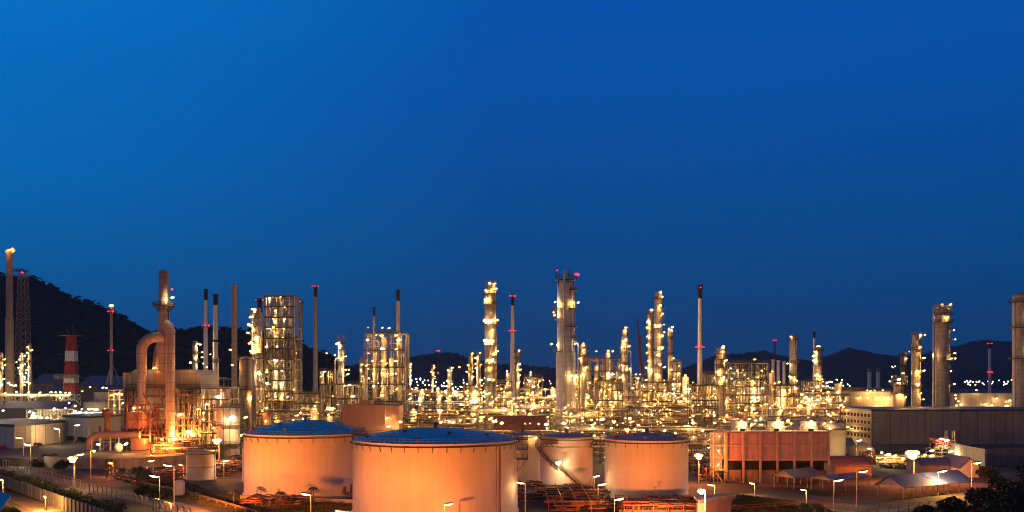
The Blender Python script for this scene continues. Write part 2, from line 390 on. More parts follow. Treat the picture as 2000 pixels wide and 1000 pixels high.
# ================================================================== STORAGE TANKS
def tank(label, px, d, r, t, m='tank_white', roof='roof_blue', rise=1.9, base=0, n=72, rail=True, brackets=28, stairs=None, vent=True):
    cx, cyy = xx(px, d), d
    o = thing('storage_tank', label, 'storage tank', (cx, cyy, base))
    MB().lathe(cx, cyy, [(r + .35, base), (r + .35, base + .4), (r, base + .41), (r, base + t - .25), (r + .14, base + t - .24), (r + .14, base + t)], n).build('shell', m, o)
    pr = [(r + .02, base + t + .02)] + [(r * k, base + t + .02 + rise * (1 - k * k)) for k in (.94, .85, .7, .5, .3, .12, .001)]
    rf = MB().lathe(cx, cyy, pr, n).build('roof', roof, o)
    if vent:
        z = base + t + rise
        MB().lathe(cx, cyy, [(.5, z - .2), (.5, z + .9), (.85, z + .95), (.75, z + 1.3), (.001, z + 1.45)], 12).build('vent', 'steel', rf)
        if r > 9:
            def rz(k): return base + t + .02 + rise * (1 - k * k)
            for k_, a_ in ((.55, -1.2), (.5, -2.3), (.72, -.5), (.8, -1.75), (.86, -2.7)):
                hx, hy = cx + r * k_ * math.cos(a_), cyy + r * k_ * math.sin(a_); MB().lathe(hx, hy, [(.42, rz(k_) - .25), (.42, rz(k_) + .35), (.6, rz(k_) + .36), (.6, rz(k_) + .46), (.01, rz(k_) + .5)], 12).build('hatch', 'steel', rf)
            b = MB(); P_ = [Vector((cx + r * k_ * math.cos(-.25), cyy + r * k_ * math.sin(-.25), rz(k_) + .04)) for k_ in (.05, .3, .55, .8, .99)]; railing(b, P_, 1.0, .06, 2.2); b.build('roof_rail', 'steel_dark', rf)
            for j_ in range(28):
                a_ = 2 * math.pi * j_ / 28; b = MB()
                if math.sin(a_) > .35: continue
                for ka, kb in ((.1, .3), (.3, .5), (.5, .7), (.7, .85), (.85, .98)): b.beam((cx + r * ka * math.cos(a_), cyy + r * ka * math.sin(a_), rz(ka) + .01), (cx + r * kb * math.cos(a_), cyy + r * kb * math.sin(a_), rz(kb) + .01), .09, .07)
                b.build('roof_seam', roof, rf)
    b = MB(); b.lathe(cx, cyy, [(r + .15, base + t - .85), (r + .62, base + t - .85), (r + .62, base + t - .72), (r + .15, base + t - .72), (r + .15, base + t - .85)], n)
    b.build('wind_girder', 'steel_dark', o)
    for k in range(brackets):
        a = 2 * math.pi * (k + .3) / brackets; c, s_ = math.cos(a), math.sin(a)
        if s_ > .3: continue
        b = MB(); b.beam((cx + (r + .05) * c, cyy + (r + .05) * s_, base + t - 2.0), (cx + (r + .5) * c, cyy + (r + .5) * s_, base + t - .85), .10); b.build('bracket', 'steel_dark', o)
    if rail:
        b = MB(); railing(b, arc(cx, cyy, r + .05, 0, 360, base + t, n), 1.15, .075, 2.4); b.build('railing', 'steel_dark', o)
    return o, cx, cyy
def tank_stair(o, cx, cyy, r, z0, z1, a0, a1, n=30, m='steel_dark', rail='steel_dark'):
    b = MB(); P = []
    for i in range(n + 1):
        a = math.radians(a0 + (a1 - a0) * i / n); z = z0 + (z1 - z0) * i / n
        p0 = Vector((cx + (r + .12) * math.cos(a), cyy + (r + .12) * math.sin(a), z)); p1 = Vector((cx + (r + 1.15) * math.cos(a), cyy + (r + 1.15) * math.sin(a), z)); P.append((p0, p1))
        b.beam(p0, p1, .34, .06)
        if i % 5 == 0: b.beam(p1 + Vector((0, 0, -.1)), p0 + Vector((0, 0, -1.3)), .09)
    for (a, c), (e, f) in zip(P[:-1], P[1:]): b.beam(c + Vector((0, 0, -.15)), f + Vector((0, 0, -.15)), .08, .3); b.beam(a + Vector((0, 0, -.15)), e + Vector((0, 0, -.15)), .06, .3)
    railing(b, [p[1] for p in P], 1.1, .07, 1.1); return b.build('staircase', m, o)
# 1 the big front tank
T1, x1, y1 = tank('largest front storage tank, orange lit, with shallow blue dome roof', 851, 225, 20.35, 18.0, n=96, brackets=40, rise=2.6)
b = MB()
for a in (-38, -41.5): b.cyl((x1 + 20.55 * math.cos(math.radians(a)), y1 + 20.55 * math.sin(math.radians(a)), .3), (x1 + 20.55 * math.cos(math.radians(a)), y1 + 20.55 * math.sin(math.radians(a)), 17.0), .13 if a == -38 else .09, n=8)
b.build('downpipe', 'pipe_rust', T1)
b = MB(); a = math.radians(-8); px_, py_ = x1 + 21.4 * math.cos(a), y1 + 21.4 * math.sin(a)
for z in (13.2, 15.6, 18.0):
    b.box(px_ - 1.2, px_ + 1.6, py_ - 1.8, py_ + 1.8, z - .12, z); railing(b, [(px_ - 1.0, py_ - 1.8, z), (px_ + 1.6, py_ - 1.8, z), (px_ + 1.6, py_ + 1.8, z)], 1.1, .09, 1.2)
b.beam((px_ + 1.4, py_ - 1.6, 13.2), (px_ + 1.4, py_ - 1.6, 18), .14); b.beam((px_ - .6, py_ - 1.6, 13.2), (px_ - 1, py_ - 1.2, 10.4), .12); b.beam((px_ + 1.5, py_ - 1.6, 13.1), (px_ - 1.0, py_ - 1.2, 10.2), .12)
b.beam((px_ - .6, py_ - 1.7, 15.6), (px_ + 1.3, py_ - 1.7, 13.2), .3, .1)
b.build('platform', 'steel_dark', T1)
# gangway from the front dome to the left tank
# 2 the left tank
T2, x2, y2 = tank('wide storage tank with blue dome roof, left and behind the largest tank', 596, 260, 16.9, 17.5, n=84, brackets=34, rise=3.4)
b = MB(); b.box(x2 + 14.5, x2 + 15.9, y2 - 7.6, y2 - 5.2, .4, 3.4); b.build('valve_box', 'steel_dark', T2); b = MB(); b.cyl((x2 + 13, y2 - 10.6, 1.2), (x2 + 17.4, y2 - 12.2, 1.2), .35); b.cyl((x2 + 15.2, y2 - 9.8, 1.2), (x2 + 15.2, y2 - 9.8, 3.6), .55); b.cyl((x2 + 13.4, y2 - 11.8, 1.2), (x2 + 13.4, y2 - 11.8, 3.2), .4)
b.build('inlet_valve', 'steel_dark', T2)
b = MB(); p = Vector((x2 + 14.6, y2 - 9.6, 17.6)); q = Vector((x1 - 19.0, y1 + 8.4, 18.1)); dd = (q - p).normalized().cross(Vector((0, 0, 1))) * .6
gw = thing('gangway', 'thin railed steel gangway joining the two blue roofed tanks', 'gangway', p)
b.beam(p, q, 1.2, .14); railing(b, [p + dd, q + dd], 1.1, .08, 2); railing(b, [p - dd, q - dd], 1.1, .08, 2); b.build('deck', 'steel_dark', gw)
# 3 the right tank
T3, x3, y3 = tank('orange lit storage tank with flat grey cone roof, beside the brick red cooling tower', 1262, 254, 11.6, 16.1, roof='roof_grey', rise=1.5, n=64, brackets=22)
# 4 the middle tank with the stair
T4, x4, y4 = tank('pale storage tank with a zigzag stair climbing its curved side', 1107, 269, 7.65, 15.7, m='tank_cream', roof='tank_white', rise=1.0, n=48, brackets=0)
tank_stair(T4, x4, y4, 7.65, .3, 7.6, -55, -108, 26)
tank_stair(T4, x4, y4, 7.65, 7.6, 12.4, -112, -172, 20)
for z_, r_, aa, ab, n_ in ((7.6, 9.0, -114, -104, 3), (12.4, 9.3, -192, -168, 4), (14.0, 8.9, -150, -112, 6), (13.6, 9.0, -32, 0, 5)):
    b = MB(); ring_deck(b, x4, y4, z_, 7.75, r_, aa, ab, t=.12, rt=.08, n=n_); b.build('platform', 'steel_dark', T4)
b = MB(); b.lathe(x4, y4, [(7.7, 12.9), (7.78, 12.9), (7.78, 12.98), (7.7, 12.98)], 48); b.build('hoop', 'pipe_rust', T4)
lamp(T4, (x4 - 2.9, y4 - 9.6, 8.7), .80, 'lamp_white'); light(T4, (x4 - 2.9, y4 - 9.9, 8.7), 260, (1, .66, .32), .5)
# 5, 6, 7
T5, x5, y5 = tank('plain cream storage tank half hidden behind the largest front tank', 1021, 292, 5.7, 14.8, m='tank_cream', roof='tank_white', rise=.7, n=40, brackets=0)
lamp(T5, W(1046, 855, 286), .62, 'lamp_warm')
T6, x6, y6 = tank('small cream tank low in front of the burner units, left of the wide tank', 393, 296, 4.55, 9.1, m='tank_cream', roof='roof_grey', rise=.35, n=36, brackets=0, vent=False)
b = MB(); b.tube(arc(x6, y6, 4.75, 180, 360, 4.1, 20), .07, 5); b.tube([(x6 + 4.7, y6 - .8, .2), (x6 + 4.7, y6 - .8, 9)], .11, 6); b.build('pipe_loop', 'steel_dark', T6)
T7, x7, y7 = tank('slender white tank squeezed behind the left edge of the wide tank', 484, 288, 1.7, 11.6, m='tank_cream', roof='tank_white', rise=.5, n=24, brackets=0, vent=False, rail=False)
T8, x8, y8 = tank('cream tank with a dull purple cone roof behind the cooling tower', 1596, 372, 11.0, 13.0, m='tank_cream', roof='roof_grey', rise=3.4, n=44, brackets=0, rail=False)
lamp(T8, W(1622, 812, 361), .45); lamp(T8, W(1623, 824, 361), .45); lamp(T8, W(1621, 836, 361), .45)
T9, x9, y9 = tank('white lettered tank among white lamps beside the red and white mast', 191, 520, 7.7, 19, roof='roof_grey', rise=1.0, n=40, brackets=0)
fc = bpy.data.curves.new('lettering', 'FONT'); fc.body = 'F 8401C'; fc.size = 2.1; fc.extrude = .02; fc.align_x = 'CENTER'; fc.materials.append(M['lettering'])
fo = bpy.data.objects.new('lettering', fc); COL.objects.link(fo); fo.parent = T9
fo.location = (1.2, -7.85, 12.6); fo.rotation_euler = (math.radians(90), 0, 0)
# bend the tank's lettering round its shell
bpy.context.view_layer.update()
me = fo.to_mesh(); nv = [(tuple(v.co)) for v in me.vertices]; nf = [tuple(p.vertices) for p in me.polygons]; fo.to_mesh_clear()
bpy.data.objects.remove(fo)
b = MB(); vs = []
for vx, vy, vz in nv:
    a = -math.pi / 2 + (vx + 1.2) / 7.75; rr_ = 7.75 + vz; vs.append((x9 + rr_ * math.cos(a), y9 + rr_ * math.sin(a), 12.6 + vy))
b.add(vs, nf); b.build('lettering', 'lettering', T9)
# ================================================================== STACKS
def stack(label, px, ytop, d, wt, wb, ybase=None, cuts=None, beacons=(), name='chimney_stack', cat='chimney', m='concrete_stack', bl=.42, gal=True, zb=0, cap=True):
    """round stack: wt/wb widths in photo pixels at the top and base; cuts = [(row, material)] painted bands from the top down"""
    cx = xx(px, d); s = d / F; zt = zz(ytop, d)
    o = thing(name, label, cat, (cx, d, zb))
    def rad(z): return (wb + (wt - wb) * max(0, z - zb) / (zt - zb)) * s / 2
    rows = [(ytop, (cuts or [(ytop, m)])[0][1])] + [(y, mm) for y, mm in (cuts or [])[1:]]
    for i, (y, mm) in enumerate(rows):
        z1 = zz(y, d); z0 = zz(rows[i + 1][0], d) if i + 1 < len(rows) else zb
        b = MB(); b.lathe(cx, d, [(rad(z0), z0), (rad(z1), z1)] + ([(rad(z1) * 1.18, z1 + .05), (rad(z1) * 1.18, z1 - 1.0), (rad(z1) * 1.0, z1 - 1.02)][::-1][:0]), 20)
        if i == 0: b.lathe(cx, d, [(rad(z1) + .02, z1 - 1.3), (rad(z1) + .28, z1 - 1.25), (rad(z1) + .28, z1), (rad(z1) * .8, z1), (rad(z1) * .8, z1 - 2.5)], 20)
        b.build('cap' if (i == 0 and len(rows) > 1) else 'shaft', mm, o)
    b = MB(); k = math.radians(-70); r0 = rad(zb)
    for off in (-.25, .25): b.beam((cx + rad(zb) + .25, d - 1 + off, zb + 2), (cx + rad(zt) + .25, d - .6 + off, zt), .1)
    for i in range(int((zt - zb) / 1.4)): z = zb + 2 + i * 1.4; b.beam((cx + rad(z) + .25, d - 1.2, z), (cx + rad(z) + .25, d - .6, z), .08)
    b.build('ladder', 'steel_dark', o)
    for y, n in beacons:
        z = zz(y, d); rr_ = rad(z)
        if gal:
            b = MB(); ring_deck(b, cx, d, z - .6, rr_, rr_ + 1.1, 0, 360, t=.18, rt=.1, n=16); b.build('gallery', 'steel_dark', o)
        for i in range(n):
            a = math.radians(-90 + (i - (n - 1) / 2) * (150 / max(1, n - 1)) if n > 1 else -90)
            lamp(o, (cx + (rr_ + 1.0) * math.cos(a), d + (rr_ + 1.0) * math.sin(a), z), bl, 'lamp_red', 'beacon')
    return o, cx
stack('black capped white stack with one red lit ring, left of centre behind the boiler house', 402, 565, 640, 7, 11, cuts=[(565, 'black_paint'), (586, 'white_paint')], beacons=[(636, 3)], bl=.6)
stack('thicker pale stack with a broad black cap and dark collar, right of the ringed one', 421, 575, 600, 9, 12, cuts=[(575, 'black_paint'), (596, 'white_paint'), (664, 'black_paint'), (668, 'white_paint')])
stack('plain rusty brown steel stack standing left of the column with lamp galleries', 458, 556, 560, 10, 12, m='duct')
stack('stubby black flue rising behind the lamp covered column', 507, 583, 640, 8, 10, m='black_paint', beacons=[(586, 2)], bl=.5)
stack('slim grey stack just right of the tall open steel frame', 587, 590, 700, 7, 9, beacons=[(589, 1)], bl=.55)
stack('tapered concrete stack with black top and red beacons standing against the sky', 616, 557, 620, 5.5, 11.5, cuts=[(557, 'black_paint'), (580, 'concrete_stack')], beacons=[(559, 3)], bl=.55)
stack('shorter black topped stack on the left of the gold lit frame', 730.5, 600, 545, 4.5, 5.5, cuts=[(600, 'black_paint'), (618, 'duct')])
stack('taller black topped twin pipe stack on the right of the gold lit frame', 777.5, 566, 545, 7, 8, cuts=[(566, 'black_paint'), (588, 'concrete_stack')])
stack('white stack with two red lit rings beside the tallest lamp lit column', 1001, 574, 660, 5.5, 12, cuts=[(574, 'black_paint'), (597, 'white_paint')], beacons=[(578, 4), (646, 4)], bl=.55)
stack('tall clean white stack with black cap and glowing red ring, right of centre', 1367, 557, 560, 6.5, 11.5, cuts=[(557, 'black_paint'), (583, 'white_paint')], beacons=[(562, 1), (678, 4)], bl=.55)
stack('short black tipped stack beside the rightmost lamp studded column', 1590, 648, 620, 4, 5, cuts=[(648, 'black_paint'), (661, 'white_paint')])
stack('far white stack with red rings before the right hand hills', 1933, 668, 1150, 5.5, 6.5, cuts=[(668, 'black_paint'), (681, 'white_paint')], beacons=[(671, 3), (727, 3)], bl=.85)
for px_, lb in ((1510, 'tallest of three bluish flues in front of the hills'), (1520, 'middle of three bluish flues in front of the hills'), (1531, 'shortest of three bluish flues in front of the hills')):
    stack(lb, px_, 702 + (px_ - 1510) * .16, 690, 6, 6, m='white_paint')
for px_, lb in ((1698, 'left of the two short white chimneys below the far hills'), (1715, 'right of the two short white chimneys below the far hills')):
    stack(lb, px_, 720, 1000, 8, 8, cuts=[(720, 'concrete'), (727, 'white_paint')])
def lattice(mb, cx, cyy, z0, z1, w0, w1, n, t, sides=4):
    def cn(z): w = w0 + (w1 - w0) * (z - z0) / (z1 - z0); return [Vector((cx - w / 2, cyy - w / 2, z)), Vector((cx + w / 2, cyy - w / 2, z)), Vector((cx + w / 2, cyy + w / 2, z)), Vector((cx - w / 2, cyy + w / 2, z))]
    Z = [z0 + (z1 - z0) * i / n for i in range(n + 1)]
    for a, c in zip(Z[:-1], Z[1:]):
        A, B = cn(a), cn(c)
        for i in range(4):
            j = (i + 1) % 4; mb.beam(A[i], B[i], t); mb.beam(B[i], B[j], t * .7); mb.beam(A[i], B[j], t * .6); mb.beam(A[j], B[i], t * .6)
# flare stack with its derrick and flame
d = 620; o = thing('flare_stack', 'tall flare stack with orange flames at its tip, at the left edge', 'flare stack', (xx(18, d), d, 0))
b = MB(); cx = xx(18.5, d); b.lathe(cx, d, [(2.7, 0), (2.7, zz(622, d)), (2.2, zz(620, d)), (2.1, zz(490, d)), (1.7, zz(490, d))], 20); b.build('shaft', 'clad_dark', o)
b = MB(); lattice(b, xx(39, d), d + 4, 0, zz(526, d), 9.6, 4.4, 22, .34); b.build('derrick', 'steel', o)
b = MB(); b.box(xx(24, d), xx(44, d), d + 1, d + 7, zz(529, d), zz(527.5, d)); railing(b, [(xx(24, d), d + 1, zz(527.5, d)), (xx(44, d), d + 1, zz(527.5, d))], 1.4, .2, 2); b.beam((cx, d + 2, zz(534, d)), (xx(40, d), d + 4, zz(534, d)), .5); b.build('platform', 'steel_dark', o)
lamp(o, W(43, 532, d + 2), .8, 'lamp_red', 'beacon')
rr = random.Random(8)
for k, (px_, h_, w_) in enumerate(((12.5, 4.0, 1.0), (15.5, 6.0, 1.1), (20.0, 7.0, 1.35), (24.0, 9.5, 1.3), (26.5, 5.0, .8))):
    b = MB(); x0 = xx(px_, d); z0 = zz(491, d); P = [Vector((x0 + rr.uniform(-.5, .5) + i * rr.uniform(0, .25), d + rr.uniform(-.4, .4), z0 - .6 + h_ * .36 * i / 6)) for i in range(7)]
    b.tube(P, [.8 * w_ * v for v in (.5, .95, 1, .85, .6, .35, .05)], 8); b.build('flame', 'flame', o)
light(o, (cx, d - 3, zz(486, d)), 900, (1, .4, .1), 2)
# red and white lattice mast
d = 600; o = thing('lattice_mast', 'red and white banded lattice mast in front of the dark hill', 'mast', (xx(139, d), d, 0))
cx = xx(139.5, d)
for y0, y1, m, w0, w1, n in ((818, 770, 'white_paint', 36, 30, 5), (770, 748, 'red_paint', 30, 26, 4), (748, 732, 'white_paint', 26, 24, 4), (732, 706, 'red_paint', 24, 22, 7), (706, 686, 'white_paint', 22, 20.5, 6), (686, 656, 'red_paint', 20.5, 17.5, 9)):
    b = MB(); s = d / F; lattice(b, cx, d, max(0, zz(y0, d)), zz(y1, d), w0 * s * .74, w1 * s * .74, n, .42)
    if m == 'red_paint' or y0 == 706: b.cyl((cx, d, max(0, zz(y0, d))), (cx, d, zz(y1, d)), 5 * s / 2, 5 * s / 2, 10)
    b.build('lattice_section', m, o)
b = MB()
for dx in (-8, -4, 3, 7): b.beam((cx + dx * d / F, d, zz(658, d)), (cx + dx * d / F, d, zz(rr.uniform(632, 648), d)), .2)
b.box(cx - 6, cx + 6, d - 6, d + 6, zz(656, d), zz(655, d)); b.box(cx - 8.5, cx + 8.5, d - 6, d + 6, zz(739, d), zz(738, d)); railing(b, [(cx - 8.5, d - 6, zz(738, d)), (cx + 8.5, d - 6, zz(738, d))], 2, .3, 2)
b.build('antennas', 'steel', o)
# slim flare mast
d = 640; o = thing('flare_mast', 'slim mast with an orange flame lamp over red beacons before the hill', 'flare stack', (xx(217, d), d, 0))
cx = xx(217.5, d); b = MB(); b.lathe(cx, d, [(1.15, 0), (1.0, zz(690, d)), (.9, zz(612, d)), (1.2, zz(611, d)), (1.2, zz(603, d)), (.6, zz(602, d))], 14)
for a in (20, 140, 260): b.beam((cx + 16 * math.cos(math.radians(a)), d + 16 * math.sin(math.radians(a)), 0), (cx, d, zz(706, d)), .35)
b.build('shaft', 'concrete_stack', o)
for gy_ in (610, 687): b = MB(); ring_deck(b, cx, d, zz(gy_, d), 1, 2.5, t=.3, rt=.15, n=10); b.build('gallery', 'steel_dark', o)
lamp(o, (cx, d, zz(597, d)), 1.6, 'lamp_orange', 'flame')
for dx in (-4.5, 4.5): lamp(o, (cx + dx * d / F, d - 1.2, zz(608.5, d)), .75, 'lamp_red', 'beacon'); lamp(o, (cx + dx * d / F, d - 1.2, zz(684.5, d)), .75, 'lamp_red', 'beacon')
# thin red mast and small beacon masts
for px_, yt, d, lb in ((1513, 665, 900, 'thin red beacon mast before the middle hills'), (856, 685, 1500, 'hair thin far mast with a pink beacon near the centre hills')):
    o = thing('beacon_mast', lb, 'mast', (xx(px_, d), d, 0)); b = MB(); lattice(b, xx(px_, d), d, 0, zz(yt, d), 3, 1.2, 16, .35); b.build('lattice_section', 'steel_red', o)
    for dx in (-2, 2): lamp(o, W(px_ + dx, yt, d), d * .0009, 'lamp_red', 'beacon')
    if d > 1000: lamp(o, W(px_, 728, d), d * .0012, 'lamp_red', 'beacon')
for px_, yt, d, lb in ((897, 717, 1000, 'distant orange beacon burning left of the paired columns'), (578, 690, 900, 'distant orange beacon just right of the tall open frame'), (638, 690, 1100, 'distant pinkish beacon between the concrete stack and a lit column')):
    o = thing('beacon_mast', lb, 'mast', (xx(px_, d), d, 0)); b = MB(); lattice(b, xx(px_, d), d, 0, zz(yt + 1, d), 2.4, 1.2, 12, .3); b.build('lattice_section', 'steel_dark', o); lamp(o, W(px_, yt, d), 1.5, 'lamp_orange', 'beacon')
# crane boom
d = 760; o = thing('crane', 'dark lattice crane boom leaning between the lit columns', 'crane', (xx(1252, d), d, 0)); b = MB()
for (pa, ya), (pb, yb) in (((1254, 740), (1245, 622)), ((1249, 720), (1245, 622)), ((1256, 735), (1250, 655))):
    b.beam(W(pa, ya, d), W(pb, yb, d), .9)
for i in range(16): t_ = i / 16; b.beam(W(1254 - 9 * t_, 740 - 118 * t_, d), W(1250 - 5 * t_, 728 - 106 * t_, d), .4)
b.box(xx(1246, d), xx(1262, d), d - 4, d + 4, 0, 6); b.beam((xx(1254, d), d, 5), W(1254, 740, d), 2); b.build('boom', 'steel_red', o)
# ================================================================== DISTILLATION COLUMNS
def column(label, px, ytop, d, w, plats=(), lamps=(), m='clad_warm', segs=None, pipes=(), zb=0, ls=1., group=None, head=True, ladder=60, extra=None, topframe=None):
    """w: width in photo px. segs = [(row where this width begins, width)] going down. plats = (row, start, end angle; -90 faces the camera). pipes = (px, row top, width px)"""
    s = d / F; cx = xx(px, d); zt = zz(ytop, d); segs = segs or [(ytop, w)]
    o = thing('distillation_column', label, 'process column', (cx, d, zb), group)
    prof = []
    for i, (y, ww) in enumerate(segs):
        z1 = zz(y, d); z0 = zz(segs[i + 1][0], d) + ww * s * .22 if i + 1 < len(segs) else zb
        prof = [(ww * s / 2, z0), (ww * s / 2, z1)] + prof
    prof = sorted(prof, key=lambda q: q[1]); r = prof[-1][0]
    if head: prof += [(r * k, zt + r * .5 * math.sqrt(max(0, 1 - k * k))) for k in (.95, .8, .55, .25, .001)]
    else: prof += [(.001, zt)]
    MB().lathe(cx, d, prof, 24).build('shell', m, o)
    def rad(z):
        for (a, za), (c, zc) in zip(prof[:-1], prof[1:]):
            if za <= z <= zc: return a + (c - a) * (z - za) / max(1e-3, zc - za)
        return prof[0][0]
    for y, a0, a1 in plats:
        z = zz(y, d); rr_ = rad(z); wd = max(1.1, rr_ * .42)
        b = MB(); ring_deck(b, cx, d, z, rr_ + .02, rr_ + wd, a0, a1, t=.3, rt=max(.1, .00028 * d)); b.build('platform', 'steel_dark', o)
    b = MB(); a = math.radians(-ladder); top = zt
    for off in (-.3, .3):
        for (ra_, za), (rc, zc) in zip(prof[:-6], prof[1:-5]): b.beam((cx + (ra_ + .35) * math.cos(a) + off, d + (ra_ + .35) * math.sin(a), za), (cx + (rc + .35) * math.cos(a) + off, d + (rc + .35) * math.sin(a), zc), .12)
    n = int((top - zb) / 2.2)
    for i in range(n): z = zb + i * 2.2; rr_ = rad(z) + .35; b.beam((cx + rr_ * math.cos(a) - .3, d + rr_ * math.sin(a), z), (cx + rr_ * math.cos(a) + .3, d + rr_ * math.sin(a), z), .1)
    b.build('ladder', 'steel_dark', o)
    for ppx, py, pw in pipes:
        b = MB(); x0 = xx(ppx, d); rr_ = rad(zz(py, d)); yy = d - max(0.3, math.sqrt(max(0, rr_ * rr_ - (x0 - cx) ** 2)) + pw * s * .7)
        z1 = zz(py, d); pr = pw * s / 2
        b.tube([(x0, yy, zb), (x0, yy, z1 - pr * 3), (x0 + (cx - x0) * .15, yy, z1 - pr), (x0 + (cx - x0) * .5, yy + .6, z1)], pr, 8); b.build('overhead_pipe', 'pipe_silver', o)
    if topframe:
        b = MB(); w2 = w * s * .62; lattice(b, cx, d, zt - .5, zt + topframe, w2 * 1.6, w2 * 1.6, 2, .16); b.build('davit_frame', 'steel', o)
    for L_ in lamps:
        lx, ly = L_[0], L_[1]; k = L_[2] if len(L_) > 2 else 1
        z = zz(ly, d); x0 = xx(lx, d); rr_ = rad(z) if z < zt else 0
        off = math.sqrt(max(0, rr_ * rr_ - (x0 - cx) ** 2)) + 1.0
        lamp(o, (x0, d - off, z), d * .00128 * ls * k, pick())
    if extra: extra(o, cx, d, s)
    return o
full = (-200, 20)
column('tall lamp studded column with two wide glowing galleries, left of the red ringed white stack', 959, 556, 560, 22,
    plats=[(566, -230, 50), (573, -180, 0), (594, -220, 40), (634, -250, 70), (674, -250, 70), (695, -120, 30), (711, -180, -30), (726, -150, 20), (745, -200, 20), (752, -180, 0)], segs=[(556, 14), (570, 20), (632, 20), (676, 22)],
    lamps=[(956, 553), (967, 554), (949, 567), (960, 566), (969, 564), (947, 585), (953, 584), (946, 626, 1.1), (954, 627, 1.3), (961, 627, 1.3), (972, 625), (962, 645, .8), (946, 665, 1.2), (954, 666), (963, 666, 1.2), (965, 690, 1.1), (971, 686, 1.2), (952, 703), (962, 703, .8), (955, 718), (954, 741), (965, 741)],
    m='clad_warm', pipes=[(948, 575, 3), (969, 640, 2.5)], topframe=3)
def bigtop(o, cx, d, s):
    b = MB(); z = zz(546, d)
    b.box(cx - 5.6, cx + 5.4, d - 4, d + 4, z - .3, z); railing(b, [(cx - 5.6, d - 4, z), (cx + 5.4, d - 4, z), (cx + 5.4, d + 4, z)], 2.4, .2, 1.0)
    for dx, t_ in ((-5.2, 524), (1.2, 531), (2.6, 530)): b.beam((cx + dx, d - 3.6, z), (cx + dx, d - 3.6, zz(t_, d)), .3)
    for dx in (-4, 0, 4): b.beam((cx + dx, d - 3, z - 4), (cx + dx, d - 3, z), .35)
    b.build('crown_platform', 'steel_dark', o)
    lamp(o, W(1127, 536, d - 3), 1.45, 'lamp_red', 'beacon'); lamp(o, W(1088, 528, d - 3), .55, 'lamp_red', 'beacon')
    b = MB(); b.beam(W(1127, 546, d - 3), W(1127, 536, d - 2.6), .25); b.build('beacon_post', 'steel_dark', o)
column('thickest pale column with a dark crown platform and one large red beacon', 1105, 556, 480, 36,
    plats=[(567, -70, 20), (602, -225, -120), (623, -240, -110), (603, -75, 25), (638, -90, 25), (686, -235, -115), (660, -60, 10)],
    segs=[(556, 33), (690, 38)], m='clad', pipes=[(1101, 530, 4.2), (1121, 560, 3), (1129, 665, 2.5)], extra=bigtop,
    lamps=[(1084, 590), (1090, 595, .8), (1081, 610), (1083, 616, .8), (1129, 591, .8), (1117, 592, .7), (1077, 672, .8), (1125, 671, .7), (1115, 733, 1.1), (1126, 736, 1.2), (1087, 674, .6)])
column('twin column with lamps all down its right side, tallest between the two big white stacks', 1286, 574, 540, 15, plats=[(584, -190, 10), (601, -60, 30), (618, -60, 30), (641, -200, 20), (660, -60, 30), (684, -180, 20), (697, -180, 0), (716, -180, 10)],
    lamps=[(1290, 570, 1.1), (1292, 580), (1288, 597), (1293, 613), (1287, 636), (1292, 656), (1286, 680), (1293, 679), (1284, 693, 1.2), (1288, 711), (1282, 731, 1.1), (1279, 636, .8)], pipes=[(1279, 572, 2.5), (1283, 640, 2)])
column('shorter twin column with a line of lamps on its left edge, touching the tallest pair', 1271, 608, 546, 12, plats=[(612, -190, -60), (634, -230, -110), (646, -230, -110), (662, -230, -110), (679, -230, -110), (694, -230, -110), (710, -230, -110)],
    lamps=[(1272, 605, 1.1), (1265, 628), (1264, 640), (1265, 657), (1264, 674), (1263, 689), (1266, 705), (1261, 718, .9), (1270, 722)])
column('slender column with dark side baskets, right of the lamp studded twins', 1309, 645, 560, 9, plats=[(650, -100, 60), (661, -230, 40), (674, -230, -120), (692, -200, 40), (705, -80, 60)], m='clad', lamps=[(1313, 639, 1.1), (1297, 649), (1296, 634, .6), (1315, 700), (1309, 722, 1.2), (1297, 717)], pipes=[(1305, 640, 2)])
column('mid height column capped by one bright lamp, between the thick pale column and the twins', 1220, 646, 520, 13, plats=[(652, -180, 10), (668, -220, 40), (680, -220, 40), (691, -220, -60), (712, -200, 20), (730, -160, 20)], segs=[(646, 9), (660, 14), (692, 12)], m='clad', lamps=[(1222, 640, 1.3), (1216, 666, 1.3), (1214, 679), (1229, 676), (1212, 712), (1230, 720, .9), (1211, 737), (1221, 664, .8)], pipes=[(1232, 685, 2)])
column('short lamp topped column touching the right of the thick pale column', 1139, 676, 500, 13, plats=[(684, -200, 20), (694, -200, 20), (712, -190, 10)], lamps=[(1139, 671, 1.2), (1139, 684, 1.4), (1144, 718, 1.1), (1138, 730), (1132, 700, .8)], m='clad_warm')
column('gold lit column with a lamp head, right of the tall white stack', 1408, 682, 500, 16, plats=[(690, -200, 30), (702, -220, 30), (717, -200, 0), (735, -200, 20), (752, -200, 0)], lamps=[(1412, 677, 1.4), (1409, 687, 1.2), (1417, 704, 1.2), (1401, 726, 1.2), (1403, 745, 1.4), (1412, 737, .8)], m='clad_warm', pipes=[(1397, 700, 2)])
column('dull brown column carrying a single top lamp, right of the three bluish flues', 1549, 657, 600, 14, plats=[(664, -200, 20), (708, -200, 0), (733, -200, 20)], lamps=[(1544, 657, 1), (1537, 710, .9), (1552, 744, 1.3), (1541, 735, .7)], m='clad_dark')
column('lamp studded column beside a black tipped stack, left of the far white chimneys', 1598, 680, 590, 15, plats=[(685, -200, 20), (699, -200, 20), (712, -200, 20), (736, -200, 20)], lamps=[(1598, 677, 1.3), (1590, 687, 1.2), (1588, 695), (1588, 704, 1.2), (1592, 732, 1.5), (1598, 735, 1), (1605, 745)], m='clad_warm')
